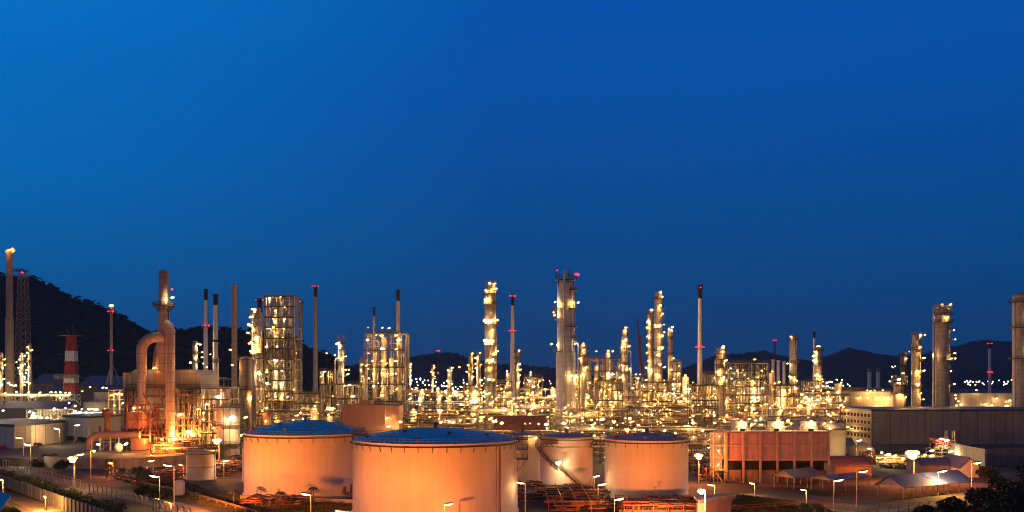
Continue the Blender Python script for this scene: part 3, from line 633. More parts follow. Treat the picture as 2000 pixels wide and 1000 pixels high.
column('narrow brown column with a crooked lamp bracket top, behind the long dark shed', 1790, 656, 540, 15, plats=[(662, -120, 60), (682, -200, 20), (703, -80, 30), (728, -60, 30), (755, -200, 0)], m='clad_warm', lamps=[(1796, 654), (1805, 654), (1792, 678, 1.3), (1803, 699, 1.2), (1787, 725, 1.3), (1803, 724, 1.1), (1788, 750, 1.3), (1795, 768), (1802, 780)], pipes=[(1780, 668, 2)], topframe=2.5)
column('broad brown column with a dark side pipe, tallest behind the long dark shed', 1841, 606, 520, 27, plats=[(600, -200, 20), (615, -200, 20), (629, -230, 40), (645, -60, 30), (664, -60, 30), (690, -60, 30), (703, -120, 20), (727, -60, 30), (750, -60, 30)], m='clad_dark', lamps=[(1838, 595, 1.2), (1855, 595, 1.2), (1843, 620, 1.2), (1861, 645), (1864, 663, .8), (1863, 690, 1.2), (1852, 700, 1.2), (1864, 700), (1855, 725, .9), (1862, 750), (1820, 693, .6)], pipes=[(1822, 601, 4)], topframe=3)
column('dark column cut by the right edge of the view', 1996, 580, 480, 34, plats=[(590, -240, 60), (640, -200, -100), (700, -200, -100)], m='clad_dark', pipes=[(1980, 573, 5)], lamps=[(1999, 574), (2000, 610, .7), (1999, 680, .8)])
column('squat gold lit column with an open cage top behind the dark shed', 1757, 752, 470, 22, plats=[(752, -220, 40), (768, -200, 20)], m='clad_warm', lamps=[(1754, 741, 1.3), (1762, 729), (1750, 770, 1.3), (1764, 775, .8)], topframe=5)
column('faint grey column with few lights before the hill, left of the brown pair', 1764, 690, 900, 12, plats=[(694, -200, 20), (715, -200, 20)], m='clad_dark', lamps=[(1775, 687, .6), (1768, 700, .5)])
column('left of the two small twin columns with staggered lamps near the centre hill', 919, 692, 700, 9, plats=[(694, -180, 20), (714, -200, 20), (727, -200, 20)], m='clad_dark', lamps=[(923, 690, .9), (915, 713), (912, 726), (924, 736), (924, 726, .8)])
column('right of the two small twin columns with staggered lamps near the centre hill', 935, 690, 700, 9, plats=[(692, -180, 20), (712, -200, 20)], m='clad_dark', lamps=[(938, 689, .9), (930, 699), (929, 710), (929, 719, .8), (940, 712, .6), (940, 742)])
column('dark knobbly column peeping out right of the white red ringed stack', 1011, 685, 640, 8, plats=[(688, -180, 20), (700, -180, 40), (712, -180, 40), (724, -180, 40)], m='clad_dark', lamps=[(1014, 684, .8), (1014, 711, 1.1), (1011, 722, 1), (1016, 722), (1015, 733), (1012, 748)])
column('grey bodied column with dark baskets, right of the concrete stack', 666, 668, 540, 12, plats=[(671, -200, 20), (683, -120, 60), (706, -230, 50), (735, -180, 0)], m='clad', lamps=[(661, 671, 1.4), (655, 693, 1.2), (676, 696, 1), (668, 700, 1.2), (682, 722), (676, 722, 1), (680, 731)], topframe=4, pipes=[(655, 700, 3)])
column('column wrapped in a ladder of bright lamps at its left side, left of the open frame', 502, 604, 470, 20, plats=[(612, -230, -60), (622, -230, -80), (637, -230, -80), (652, -230, -80), (667, -230, -80), (690, -220, 0)], segs=[(604, 14), (612, 20)], m='clad', lamps=[(495, 604, 1.5), (490, 619, 1.1), (487, 634, 1.4), (493, 636, 1.3), (485, 650, 1.1), (505, 660, 1.6), (492, 668, 1.3), (493, 686, 1.7), (507, 683, 1.6), (488, 671)], pipes=[(511, 612, 2.5)])
column('stout cream vessel beneath the lamp wrapped column, left of the open frame', 480, 702, 440, 24, plats=[(701, -220, 40), (760, -200, 20)], m='clad_warm', lamps=[(455, 713, 1.9), (494, 774, 1.7), (451, 683, 1.2)], head=True)
column('pinkish narrow vessel between the stout cream vessel and the open frame', 496, 706, 436, 9, plats=[], m='duct', lamps=[(506, 728, 1.7)])
column('small white column with white lamps before the black capped pale stack', 381, 668, 600, 9, plats=[(672, -200, 20), (690, -200, 20), (705, -200, 20)], m='clad', lamps=[(387, 671, .8), (393, 673, .8), (391, 673, .6), (396, 688, .8), (385, 698, .9), (396, 698, .8), (398, 710, .7)])
column('pale dark capped vent pipe low in front of the black collared stack', 423, 700, 480, 8, plats=[(706, -200, 20)], m='clad', lamps=[(418, 742, .9), (424, 735, .7)])
for px_, yt, d_, lb, ls_ in ((846, 712, 1250, 'tiny far column with a lamp string left of the centre hill', .62), (881, 716, 1250, 'tiny far pyramid topped column full of white lamps left of the paired columns', .6), (802, 708, 1150, 'tiny far column whose lamps run straight down, right of the gold lit frame', .62)):
    L_ = [(px_ + R.uniform(-4, 4) * (1 if px_ != 802 else .3), yt + 3 + i * 3.4 + R.uniform(-1, 1), R.uniform(.7, 1.1)) for i in range(13)]
    column(lb, px_ - 1, yt, d_, 5, plats=[(yt + 12, -200, 20), (yt + 24, -200, 20)], m='clad_dark', lamps=L_, ls=ls_)
# left edge light pyramid
for px_, yt, lb in ((42, 690, 'small column strung with lamps right of the flare derrick base'), (58, 672, 'thin lit pipe column at the right foot of the flare derrick'), (3, 690, 'stub column with one lamp cut by the left edge')):
    L_ = [(px_ + R.uniform(-9, 9), yt + 6 + i * 5.6, R.uniform(.6, 1)) for i in range(11)]
    column(lb, px_, yt, 600, 6, plats=[(yt + 14, -200, 20), (yt + 34, -200, 20)], m='clad_dark', lamps=L_, ls=.85)
# ================================================================== OPEN STEEL FRAMES
def vessel_v(mb, x, y, z0, z1, r, n=16):
    mb.lathe(x, y, [(r * .6, z0 - r * .35), (r, z0), (r, z1), (r * .8, z1 + r * .3), (r * .4, z1 + r * .48), (.01, z1 + r * .52)], n)
def pipes_random(mb, x0, x1, y0, y1, z0, z1, n, rmin=.10, rmax=.28, vert=.5):
    for _ in range(n):
        x, y, z = R.uniform(x0, x1), R.uniform(y0, y1), R.uniform(z0, z1); r = R.uniform(rmin, rmax)
        P = [Vector((x, y, z))]; ax = R.random()
        for k in range(R.randint(1, 4)):
            p = P[-1].copy()
            if (k + (ax < vert)) % 2: p.z = min(z1, max(z0, p.z + R.choice((-1, 1)) * R.uniform(1.5, (z1 - z0) * .5)))
            else: p.x = min(x1, max(x0, p.x + R.choice((-1, 1)) * R.uniform(2, (x1 - x0) * .6)))
            if (p - P[-1]).length > .5: P.append(p)
        if len(P) > 1: mb.tube(P, r, 6)
def open_frame(label, pxa, pxb, ytop, d, depth, nx, nz, lamps, ybase=None, t=.45, brace=.2, decks=True, npipe=40, diag=None, zb=0, ls=1., vess=(), name='process_structure', m='steel', rail=True, group=None, ny=2):
    x0, x1 = xx(pxa, d), xx(pxb, d); zt = zz(ytop, d); y0, y1 = d, d + depth
    o = thing(name, label, 'steel structure', ((x0 + x1) / 2, (y0 + y1) / 2, zb), group)
    b = MB(); X, Y, Z = frame(b, x0, x1, y0, y1, zb, zt, nx, ny, nz, t, brace); b.build('frame', m, o)
    if decks:
        b = MB(); b2 = MB()
        for z in Z[1:]:
            for i in range(nx):
                if R.random() < .72: b.box(X[i] + .1, X[i + 1] - .1, y0 + .15, y1 - .15 - R.choice((0, depth * .45)), z - .05 - R.random() * .02, z + .04)
            if rail: railing(b2, [(x0, y0 - .08, z + .05), (x1, y0 - .08, z + .05)], 1.2, max(.09, d * .00022), 2.2)
        b.build('decks', 'steel_dark', o)
        b3 = MB()
        for z in Z[1:]: b3.box(x0 - .3, x1 + .3, y0 - t * .5 - .16, y0 - t * .5 - .02, z - .34, z + .1)
        b3.build('deck_edge', 'steel_dark', o)
        if rail: b2.build('railing', 'steel', o)
    if npipe:
        for k in range(4):
            b = MB(); pipes_random(b, x0 + .4, x1 - .4, y0 + .4, y0 + depth * (.4 if k < 2 else .95), zb + .5, zt - .5, npipe // 4); b.build('pipework', ('pipe_silver', 'steel_pale', 'pipe_silver', 'pipe_rust')[k], o)
    for vx, vz0, vz1, vr in vess:
        b = MB(); vessel_v(b, xx(vx, d), d + depth * .45, zz(vz0, d), zz(vz1, d), vr * d / F); b.build('vessel', R.choice(('clad_warm', 'clad')), o)
    if diag:
        b = MB()
        for (pa, ya, pb, yb) in diag: b.beam(W(pa, ya, d - .4), W(pb, yb, d - .4), t * 1.15)
        b.build('bracing', 'steel_dark', o)
    for L_ in lamps:
        k = L_[2] if len(L_) > 2 else 1
        fr_ = R.random() < .55; p = W(L_[0], L_[1], d + (R.uniform(-1.2, -.6) if fr_ else R.uniform(.4, depth * .4))); lamp(o, p, d * .00125 * ls * k, pick(), off=2.2 if fr_ else 1.3)
    return o
def grid_lamps(pxa, pxb, ya, yb, nx, ny, p=.8, k=(.5, 1.1)):
    return [(pxa + (pxb - pxa) * (i + R.uniform(.2, .8)) / nx, ya + (yb - ya) * (j + R.uniform(.2, .8)) / ny, R.uniform(*k)) for i in range(nx) for j in range(ny) if R.random() < p]
TOWER = [(526, 583, 1.2), (548, 580, 1.2), (556, 600, .8), (538, 607, 1.5), (533, 623), (555, 624), (537, 628, .8), (524, 641, 1.3), (534, 639), (554, 640, 1.1), (536, 648, .8), (538, 657, 1.6), (552, 659), (520, 677), (541, 677, 1.1), (521, 702), (537, 704, 1.5), (543, 702), (521, 722), (538, 724, 1.2), (550, 724), (521, 748), (538, 754, 1.4), (550, 750, 1.1), (521, 774, 1.1), (538, 775, 1.3), (550, 774), (562, 775, .8), (538, 806, 1.3), (521, 797), (527, 824, 1.2), (538, 824, 1.3), (573, 777, .9), (574, 761, .8)]
open_frame('tallest open steel frame tower with dark zigzag bracing, full of lamps and pipes', 517, 573, 578, 455, 17, 4, 14, TOWER, t=.5, brace=.12, npipe=130, ny=2,
    diag=[(513, 696, 535, 676), (513, 699, 533, 719), (533, 722, 510, 742), (509, 747, 533, 767), (533, 771, 513, 789), (508, 796, 533, 820)], vess=[(530, 772, 726, 5), (545, 795, 735, 5), (562, 700, 668, 4), (530, 640, 615, 4), (556, 828, 790, 5)])
open_frame('lower platform wing attached left of the tallest open frame, dark railed', 500, 517, 700, 452, 12, 1, 6, [(507, 728, 1.6), (501, 806, 1.1), (510, 756), (508, 784, .8)], t=.4, npipe=20)
G13 = [(719, 640, .8), (747, 640, .9), (760, 641, 1.2), (745, 655, 1.4), (774, 655, 1.3), (779, 664, 1.5), (718, 664, 1), (747, 681, 1.4), (774, 682, 1.3), (720, 690, .8), (746, 705, 1.4), (755, 710), (774, 705, 1.4), (728, 705), (716, 714, 1), (719, 720, 1), (729, 730), (746, 729, 1.4), (766, 730), (774, 730, 1.4), (720, 739, 1.1), (730, 754, 1.4), (744, 754, 1.5), (735, 655, .8), (757, 730, .6), (746, 772, 1.2), (775, 760, 1.1)]
open_frame('gold lit square frame with columns inside and railed roof, under two black topped stacks', 711, 791, 650, 520, 22, 5, 6, G13, t=.5, brace=.1, npipe=90, vess=[(745, 785, 660, 5.5), (775, 785, 662, 5.5), (727, 780, 690, 4), (760, 770, 700, 4), (786, 760, 690, 3)])
b = MB()
open_frame('narrow lamp sprinkled wing on the left flank of the gold lit frame', 703, 714, 700, 530, 8, 1, 5, [(707, 712, .7), (705, 722, .7), (709, 735, .8), (706, 745, .8), (708, 756, .9)], npipe=12)
open_frame('elevated pipe gallery with a long drum, right of the thick pale column', 1140, 1212, 699, 515, 10, 5, 6, [(1165, 686, .9), (1188, 685, 1.5), (1197, 686, 1.2), (1167, 718), (1187, 731, 1.2), (1197, 731, 1.2), (1165, 742, .8), (1152, 748)], npipe=60, vess=[(1189, 790, 690, 4.5), (1165, 780, 715, 3.5), (1150, 760, 716, 2.5)])
open_frame('rusty frame cluster with scattered lamps, right of the gold lit column', 1425, 1502, 708, 520, 20, 6, 9, [(1474, 702, 1.3), (1488, 724, 1.2), (1439, 724, 1.6), (1470, 744, 1.6), (1441, 776, 1.3), (1469, 777, 1.5), (1481, 777, 1.2), (1467, 785, 1.4), (1469, 796, 1.7), (1442, 796, 1.2), (1468, 805, 1.5), (1497, 788, 1.9), (1504, 788), (1488, 803), (1489, 758)] + grid_lamps(1425, 1500, 715, 800, 7, 6, .5, (.4, .8)), npipe=120, m='steel', vess=[(1457, 790, 748, 5), (1447, 770, 740, 3), (1500, 800, 750, 5), (1480, 790, 765, 4)])
open_frame('small trussed frame with crossed bracing behind the cooling tower lamp', 1352, 1402, 752, 440, 12, 4, 4, [(1346, 760, 1.4), (1395, 760, 1.4), (1354, 774, .8), (1390, 774), (1397, 776)], brace=.9, npipe=18)
open_frame('dim slender frame with blinking lamps right of the thick pale column base', 1226, 1258, 735, 600, 14, 3, 4, [(1246, 739), (1262, 742), (1255, 753, 1.1), (1236, 758, 1.4), (1250, 731, .7), (1242, 731, .7)], npipe=24)
open_frame('pipe frame with a looped top line, right of the concrete stack foot', 625, 652, 724, 500, 10, 2, 5, [(634, 725, 1.4), (628, 735, .8), (645, 735, .8), (650, 774, 1.4), (641, 798, 1.4)], npipe=24)
open_frame('trussed deck under two lamps, left of the gold lit frame', 654, 706, 750, 470, 14, 5, 4, [(673, 754, 1.6), (683, 752, 1.3), (689, 774, 1.5), (641, 798, 1.5), (660, 790), (700, 790)], brace=.5, npipe=40)
open_frame('orange lit burner platforms with pale drums, right of the boiler house', 397, 446, 758, 385, 14, 4, 6, [(425, 775, 2), (397, 774, .8), (417, 836, 1.3), (426, 851, 1.7), (405, 790, 1.2), (397, 819, 1.1), (407, 842, .9), (442, 862, 1.2)], npipe=60, m='steel_pale', vess=[(434, 800, 762, 8), (408, 800, 775, 4)])
open_frame('open gold frame with a flat top behind the red ringed stack', 1024, 1060, 736, 560, 12, 3, 5, grid_lamps(1026, 1058, 740, 790, 3, 5, .8), npipe=50, vess=[(1034, 790, 748, 4), (1050, 780, 752, 3)])
open_frame('low dense frame between the lamp studded column and the red ringed stack', 966, 1000, 745, 580, 14, 3, 5, grid_lamps(966, 1000, 750, 790, 3, 4, .8), npipe=50)
open_frame('dense stepped frame between the pipe gallery and the lamp capped column', 1168, 1216, 742, 470, 12, 5, 6, grid_lamps(1168, 1216, 748, 800, 5, 5, .6), npipe=90, vess=[(1180, 790, 758, 4), (1203, 790, 752, 4)])
open_frame('dense frame at the foot of the twin columns', 1255, 1312, 746, 480, 12, 6, 6, grid_lamps(1256, 1310, 750, 805, 6, 6, .6), npipe=110, vess=[(1270, 800, 765, 4), (1299, 795, 756, 4)])
open_frame('tall thin pipe frame right of the slender column', 1312, 1330, 706, 540, 8, 2, 7, grid_lamps(1312, 1330, 712, 790, 2, 7, .7), npipe=36)
open_frame('frame of orange tinged pipes left of the gold lit column', 1376, 1404, 730, 520, 10, 3, 6, grid_lamps(1378, 1402, 735, 800, 3, 6, .6), npipe=50, vess=[(1390, 800, 750, 4)])
open_frame('broad beige drums in a frame below the dull brown column', 1512, 1562, 752, 480, 14, 4, 5, grid_lamps(1514, 1560, 756, 805, 4, 5, .6), npipe=60, vess=[(1532, 830, 762, 10), (1552, 820, 780, 7)])
open_frame('slight frame with lamps below the black tipped stack', 1572, 1612, 744, 540, 12, 4, 5, grid_lamps(1574, 1610, 748, 795, 4, 5, .7), npipe=50)
open_frame('low frame left of the lamp studded column foot', 905, 948, 752, 560, 12, 4, 4, grid_lamps(905, 948, 756, 795, 4, 4, .6), npipe=50, vess=[(925, 790, 758, 4)])
open_frame('thick pipe frame at the foot of the thick pale column', 1112, 1142, 722, 500, 10, 3, 7, grid_lamps(1113, 1141, 728, 800, 3, 8, .7), npipe=70, vess=[(1127, 790, 735, 4)])
open_frame('dense low frame right of the tallest open frame', 575, 626, 768, 450, 14, 5, 5, grid_lamps(577, 625, 772, 815, 5, 4, .5), npipe=70, vess=[(597, 815, 778, 5), (612, 815, 770, 3)])
# pink barrel burner unit
d = 372; o = thing('burner_vessel', 'pinkish railed burner drum glowing beside a bright square lamp, left of the wide tank', 'vessel', (xx(448, d), d, 0))
b = MB(); b.lathe(xx(446, d), d, [(4.6, .2), (4.6, zz(796, d)), (4.2, zz(794, d)), (2, zz(793, d)), (.01, zz(793, d))], 20); b.build('shell', 'tank_cream', o)
b = MB()
for y in (795, 830, 866): ring_deck(b, xx(446, d), d, zz(y, d), 4.65, 6.4, 0, 360, t=.2, rt=.12, n=22)
for i in range(16): a = 2 * math.pi * i / 16; b.beam((xx(446, d) + 6.3 * math.cos(a), d + 6.3 * math.sin(a), .2), (xx(446, d) + 6.3 * math.cos(a), d + 6.3 * math.sin(a), zz(795, d)), .13)
b.build('platform', 'steel_dark', o)
lamp(o, W(453, 816, d - 7), 1.5, 'lamp_white'); lamp(o, W(480, 815, d - 6), .6); lamp(o, W(472, 850, d - 6), .9)
# ================================================================== PIPE RACKS ROW BY ROW
LAMPS = [(940, 742), (930, 754), (941, 753), (889, 765), (910, 765), (923, 766), (931, 766), (947, 765), (956, 768), (966, 766), (975, 772), (979, 759), (994, 765), (1011, 766), (1019, 775), (1030, 769), (1065, 760), (1072, 774), (1040, 781, 1.6), (985, 781, 1.2), (998, 783, 1.2), (969, 779), (958, 788, 1.5), (923, 783), (930, 783), (901, 790, 1.7), (929, 796, 1.3), (985, 801, 1.5), (997, 806, 1.2), (1039, 799, 1.2), (1035, 808, 1.2), (1082, 800, 1.2), (1097, 779, 1.8), (1115, 808, 1.4), (1137, 816, 1.2), (1100, 826, 1.6), (1067, 829, 1.7), (1052, 828, 1.3), (980, 826, 1.6), (966, 823, 1.5), (958, 818, 1.5), (928, 818, 1.1), (899, 821, 1.5), (885, 825, 1.2), (861, 825, 1.3), (958, 844, 1.), (861, 773, 1.2), (858, 779), (870, 764), (884, 760), (881, 773), (892, 773), (903, 774), (914, 773), (1061, 783), (1059, 789), (1019, 792), (1009, 794), (1180, 759, 1.7), (1270, 760, 1.7), (1290, 760, 1.8), (1287, 748, 1.2), (1315, 769), (1301, 780, 1.2), (1289, 784), (1329, 785, 1.2), (1338, 779, 1.4), (1342, 784, 1.3), (1353, 792), (1121, 779, 1.5), (1134, 779, 1.8), (1148, 775, 1.4), (1147, 788), (1176, 819, 1.6), (1200, 824, 1.5), (1162, 827), (1157, 830), (1194, 836, 1.1), (1230, 817), (1247, 830), (1262, 793, 1.2), (1257, 840, 1.1), (1298, 841, 1.2), (1240, 838), (1354, 812, 1.1), (1354, 826, 1.4), (1344, 832, 1.2), (1395, 812), (1395, 826), (1372, 840, 1.6), (1355, 853), (1102, 827, 1.5), (1137, 844), (1413, 776), (1419, 785, 1.3), (1516, 788, 1.3), (1522, 746, 1.3), (1525, 801, 1.6), (1551, 809), (1561, 793, 1.5), (1578, 796, 1.3), (1587, 790, 1.2), (1593, 789), (1566, 770, 1.4), (1573, 776), (1595, 767, 1.2), (1620, 746, 1.2), (1620, 788), (1643, 791), (1600, 823, 1.4), (1476, 821, 1.2), (1539, 821, 1.3), (1468, 829, 1.4), (1547, 835, 1.3), (1531, 835), (1415, 822, 1.3), (1443, 823), (1507, 824), (1575, 824), (586, 774, 1.1), (587, 806, 1.3), (596, 725, 1.7), (596, 750, 1.9), (650, 798, 1.5), (648, 797, 1.3), (820, 790), (840, 800, .9), (835, 772, .8), (812, 815, 1), (805, 760, .7), (826, 748, .7), (818, 765, .7), (843, 752, .7), (800, 780, .8)]
for _ in range(280):
    px_ = R.choice((R.uniform(800, 1650), R.uniform(840, 1360), R.uniform(1100, 1650))); py_ = R.triangular(742, 845, 782); LAMPS.append((px_, py_, R.uniform(.3, .75)))
def rack(label, pxa, pxb, ytop, d, m='steel', tiers=3, depth=9, pipes=9, band=None):
    """pipe rack: posts, tier beams, long pipes along it; takes over the LAMPS of its stretch and rows"""
    x0, x1 = xx(pxa, d), xx(pxb, d); zt = zz(ytop, d); n = max(2, int((x1 - x0) / 6.5)); t = .42
    o = thing('pipe_rack', label, 'pipe rack', ((x0 + x1) / 2, d, 0)); b = MB()
    X, Y, Z = frame(b, x0, x1, d, d + depth, 0, zt, n, 1, tiers, t, .1)
    b.build('frame', m, o)
    for k in range(pipes):
        z = Z[1 + k % tiers] + .35 + (.5 if R.random() < .3 else 0); y = d + .6 + R.random() * (depth - 1.2); r = R.uniform(.12, .42); a, c = x0 - 1, x1 + 1
        if R.random() < .3: a = R.uniform(x0, x0 * .5 + x1 * .5)
        if R.random() < .3: c = R.uniform(x0 * .5 + x1 * .5, x1)
        P = [(a, y, z), (c, y, z)]
        if R.random() < .45: P = [(a, y, max(.5, z - R.uniform(2, 6)))] + P
        if R.random() < .45: P = P + [(c, y, min(zt + 3, z + R.uniform(2, 5)))]
        MB().tube(P, r, 7).build('pipe', R.choice(('pipe_silver', 'pipe_silver', 'steel_pale', 'pipe_rust')), o)
    b = MB(); pipes_random(b, x0, x1, d - .8, d + depth, .5, zt + 1.5, int((x1 - x0) * 1.0), .08, .22, .6); b.build('pipework', 'steel_pale', o)
    b = MB(); pipes_random(b, x0, x1, d - 1.2, d + depth, .5, zt + .5, int((x1 - x0) * .5), .08, .2, .5); b.build('pipework', 'steel_dark', o)
    b = MB(); z = Z[-1]; b.box(x0, x1, d - 1.2, d - .1, z - .1, z); railing(b, [(x0, d - 1.2, z), (x1, d - 1.2, z)], 1.15, max(.08, d * .0002), 2); b.build('walkway', 'steel_dark', o)
    if band:
        for L_ in [l for l in LAMPS if pxa - 6 <= l[0] < pxb + 6 and band[0] <= l[1] < band[1]]:
            LAMPS.remove(L_); k = L_[2] if len(L_) > 2 else 1; lamp(o, W(L_[0], L_[1], d - .8 + R.uniform(-.5, 2.0)), min(.95, d * .00128 * k), pick())
    for i in range(n):   # added fill lamps hidden under the tiers to brighten the steel, every other bay
        if i % 2 == 0: lamp(o, (X[i] + R.uniform(1, 5), d + depth * R.uniform(.3, .8), R.choice(Z[1:]) - .8), .38, 'lamp_warm', off=0)
    return o
B1, B2, B3, B4 = (812, 870), (790, 812), (768, 790), (730, 768)
rack('nearest pipe rack behind the dome of the largest tank', 800, 950, 846, 352, tiers=3, band=B1)
rack('nearest pipe rack seen between the largest tank and the stair tank', 955, 1100, 850, 350, tiers=3, band=B1, m='steel_pale')
rack('nearest pipe rack showing green and gold between the stair tank and the right tank', 1104, 1240, 846, 348, tiers=4, band=B1)
rack('nearest pipe rack behind the right tank roof, ending at the cooling tower', 1244, 1400, 842, 352, tiers=4, band=B1)
rack('low pipe rack behind the lit fans of the cooling tower', 1404, 1650, 826, 400, tiers=4, band=B1)
rack('second row pipe rack below the tallest open frame', 500, 655, 806, 428, tiers=5, band=B2, depth=12)
rack('second row pipe rack right of the pink block', 785, 930, 815, 415, tiers=4, band=B2)
rack('second row pipe rack below the tall lamp studded column', 934, 1080, 812, 418, tiers=4, band=B2)
rack('second row pipe rack below the thick pale column', 1086, 1225, 803, 420, tiers=5, band=B2, depth=12)
rack('second row pipe rack below the twin columns', 1229, 1400, 798, 424, tiers=5, band=B2, depth=12)
rack('second row pipe rack right of the rusty frame cluster', 1500, 1640, 800, 440, tiers=5, band=B2)
rack('third row pipe rack right of the gold lit frame', 795, 960, 790, 520, tiers=4, band=B3)
rack('third row pipe rack right of the tall lamp studded column', 965, 1130, 782, 515, tiers=4, band=B3)
rack('third row pipe rack carrying a long dark duct, under the elevated pipe gallery', 1135, 1290, 778, 500, tiers=5, band=B3)
rack('third row pipe rack under the tall white stack', 1294, 1440, 774, 505, tiers=5, band=B3)
rack('third row pipe rack left of the long dark shed', 1505, 1660, 772, 520, tiers=5, band=B3)
rack('farthest pipe rack left of the paired small columns', 800, 950, 768, 680, tiers=3, band=B4)
rack('farthest pipe rack between the red ringed stack and the thick pale column', 954, 1084, 762, 670, tiers=3, band=B4)
rack('farthest pipe rack behind the twin columns', 1150, 1345, 756, 640, tiers=4, band=B4)
rack('farthest pipe rack behind the three bluish flues', 1500, 1740, 762, 660, tiers=3, band=(730, 800))
rack('farthest pipe rack left of the tallest open frame', 396, 500, 742, 600, tiers=4, band=B4)
if LAMPS: print('lamps unplaced', len(LAMPS))
# vessels, drums and exchangers among the racks: every one its own thing
MARK = [(393, 'small cream tank'), (450, 'pink burner drum'), (545, 'tallest open frame'), (616, 'concrete stack'), (666, 'grey bodied column'), (750, 'gold lit frame'), (860, 'orange star lamp'), (925, 'paired small columns'), (959, 'lamp studded column'), (1003, 'red ringed stack'), (1045, 'cream half hidden tank'), (1105, 'thick pale column'), (1160, 'pipe gallery'), (1220, 'lamp capped column'), (1278, 'twin columns'), (1309, 'slender column'), (1367, 'tall white stack'), (1408, 'gold lit column'), (1465, 'rusty frame cluster'), (1520, 'bluish flues'), (1549, 'dull brown column'), (1598, 'black tipped stack'), (1660, 'white windowed block')]
def where(px):
    i = min(range(len(MARK)), key=lambda k: abs(MARK[k][0] - px)); a, nm = MARK[i]
    return ('just left of the ' if px < a - 4 else 'just right of the ' if px > a + 4 else 'straight below the ') + nm
USED = {}
def equip(kind, px, d, size, mm, row):
    x = xx(px, d)
    if kind == 'drum':
        L_ = size; r = 1.7; z = R.uniform(4, 11)
        lb = f'horizontal {mm[1]} drum {where(px)}, {row}'; nm, ct = 'horizontal_drum', 'drum'
    elif kind == 'exchanger': lb = f'stacked {mm[1]} exchanger shells {where(px)}, {row}'; nm, ct = 'heat_exchanger', 'heat exchanger'
    elif kind == 'vessel': lb = f'upright {mm[1]} vessel {where(px)}, {row}'; nm, ct = 'upright_vessel', 'vessel'
    elif kind == 'cooler': lb = f'raised {mm[1]} fan cooler {where(px)}, {row}'; nm, ct = 'air_cooler', 'air cooler'
    if lb in LABELS: return
    o = thing(nm, lb, ct, (x, d, 0))
    if kind == 'drum':
        b = MB(); b.tube([(x - L_ / 2 - r * .5, d, z), (x - L_ / 2 - r * .35, d, z), (x - L_ / 2, d, z), (x + L_ / 2, d, z), (x + L_ / 2 + r * .35, d, z), (x + L_ / 2 + r * .5, d, z)], [.1, r * .75, r, r, r * .75, .1], 14); b.build('shell', mm[0], o)
        b = MB(); frame(b, x - L_ / 2, x + L_ / 2, d - r, d + r, 0, z - r, 3, 1, max(1, int(z / 5)), .35, .3); railing(b, [(x - L_ / 2, d - r, z - r), (x + L_ / 2, d - r, z - r)], 1.1, .1, 2); b.build('support_frame', 'steel', o)
        lamp(o, (x + R.uniform(-2, 2), d - r - 1.2, z + .8), .5, pick()); lamp(o, (x + R.uniform(-2, 2), d - r - 1, z - r - 1), .45, pick())
    elif kind == 'vessel':
        b = MB(); vessel_v(b, x, d, 2.0, size, R.uniform(1.1, 2.2)); b.build('shell', mm[0], o)
        b = MB(); ring_deck(b, x, d, size * .7, 1.2, 3.2, -220, 40, t=.2, rt=.12); b.cyl((x, d, 0), (x, d, 2), 1.1); b.beam((x + 2.3, d - .5, 0), (x + 2.3, d - .5, size), .18); b.build('platform', 'steel_dark', o)
        if size > 21:
            for f_ in (.35, .5, .85): lamp(o, (x + R.uniform(-1.8, 1.8), d - 3, size * f_), .55, pick())
        lamp(o, (x + R.uniform(-1.5, 1.5), d - 3, size * .7 + 2), .5, pick()); lamp(o, (x + R.uniform(-1, 1), d - 2.6, size + 1.5), .5, pick())
    elif kind == 'exchanger':
        for z in (3.0, 5.2):
            b = MB(); b.tube([(x - size / 2, d, z), (x + size / 2, d, z)], .8, 12); b.tube([(x - size / 2 - .3, d, z), (x - size / 2, d, z)], 1.05, 12); b.tube([(x + size / 2, d, z), (x + size / 2 + .3, d, z)], 1.05, 12); b.build('shell', mm[0], o)
        b = MB(); b.box(x - size * .35, x - size * .3, d - .7, d + .7, 0, 4.4); b.box(x + size * .3, x + size * .35, d - .7, d + .7, 0, 4.4); b.build('support_frame', 'concrete', o)
        lamp(o, (x, d - 1.6, 7), .45, pick())
    else:
        z = size; b = MB(); frame(b, x - 9, x + 9, d - 3.5, d + 3.5, 0, z, 3, 1, 2, .4, .5); b.build('support_frame', 'steel', o)
        b = MB(); b.box(x - 9.4, x + 9.4, d - 3.8, d + 3.8, z + .3, z + 1.8)
        for k in range(3): b.lathe(x - 6 + 6 * k, d, [(2.5, z - .6), (2.2, z + .3)], 16)
        b.build('fan_bank', mm[0], o); lamp(o, (x - 4, d - 4.6, z - 1), .55, pick()); lamp(o, (x + 5, d - 4.6, z - 1), .55, pick()); lamp(o, (x + 1, d - 4.2, z + 2.6), .45, pick())
MMS = [('clad_warm', 'tan'), ('clad', 'silver'), ('tank_cream', 'cream'), ('pipe_rust', 'rusty')]
for px_ in range(520, 660, 24): equip('vessel', px_ + R.uniform(-6, 6), 418, R.uniform(12, 20), R.choice(MMS), 'second row')
for px_ in range(805, 1400, 34):
    equip(R.choice(('vessel', 'exchanger', 'drum', 'vessel')), px_ + R.uniform(-9, 9), R.uniform(376, 400), R.uniform(8, 11), R.choice(MMS), 'near row')
for px_ in range(812, 1660, 32):
    equip(R.choice(('vessel', 'drum', 'cooler', 'vessel')), px_ + R.uniform(-9, 9), R.uniform(445, 480), R.uniform(11, 19), R.choice(MMS), 'middle row')
for px_ in range(815, 1660, 37): equip('vessel', px_ + R.uniform(-12, 12), R.uniform(500, 640), R.uniform(22, 37), R.choice(MMS[:2]), 'tall in the back row')
for px_ in range(820, 1660, 36):
    equip(R.choice(('vessel', 'drum', 'vessel', 'cooler')), px_ + R.uniform(-9, 9), R.uniform(560, 620), R.uniform(14, 24), R.choice(MMS), 'far row')
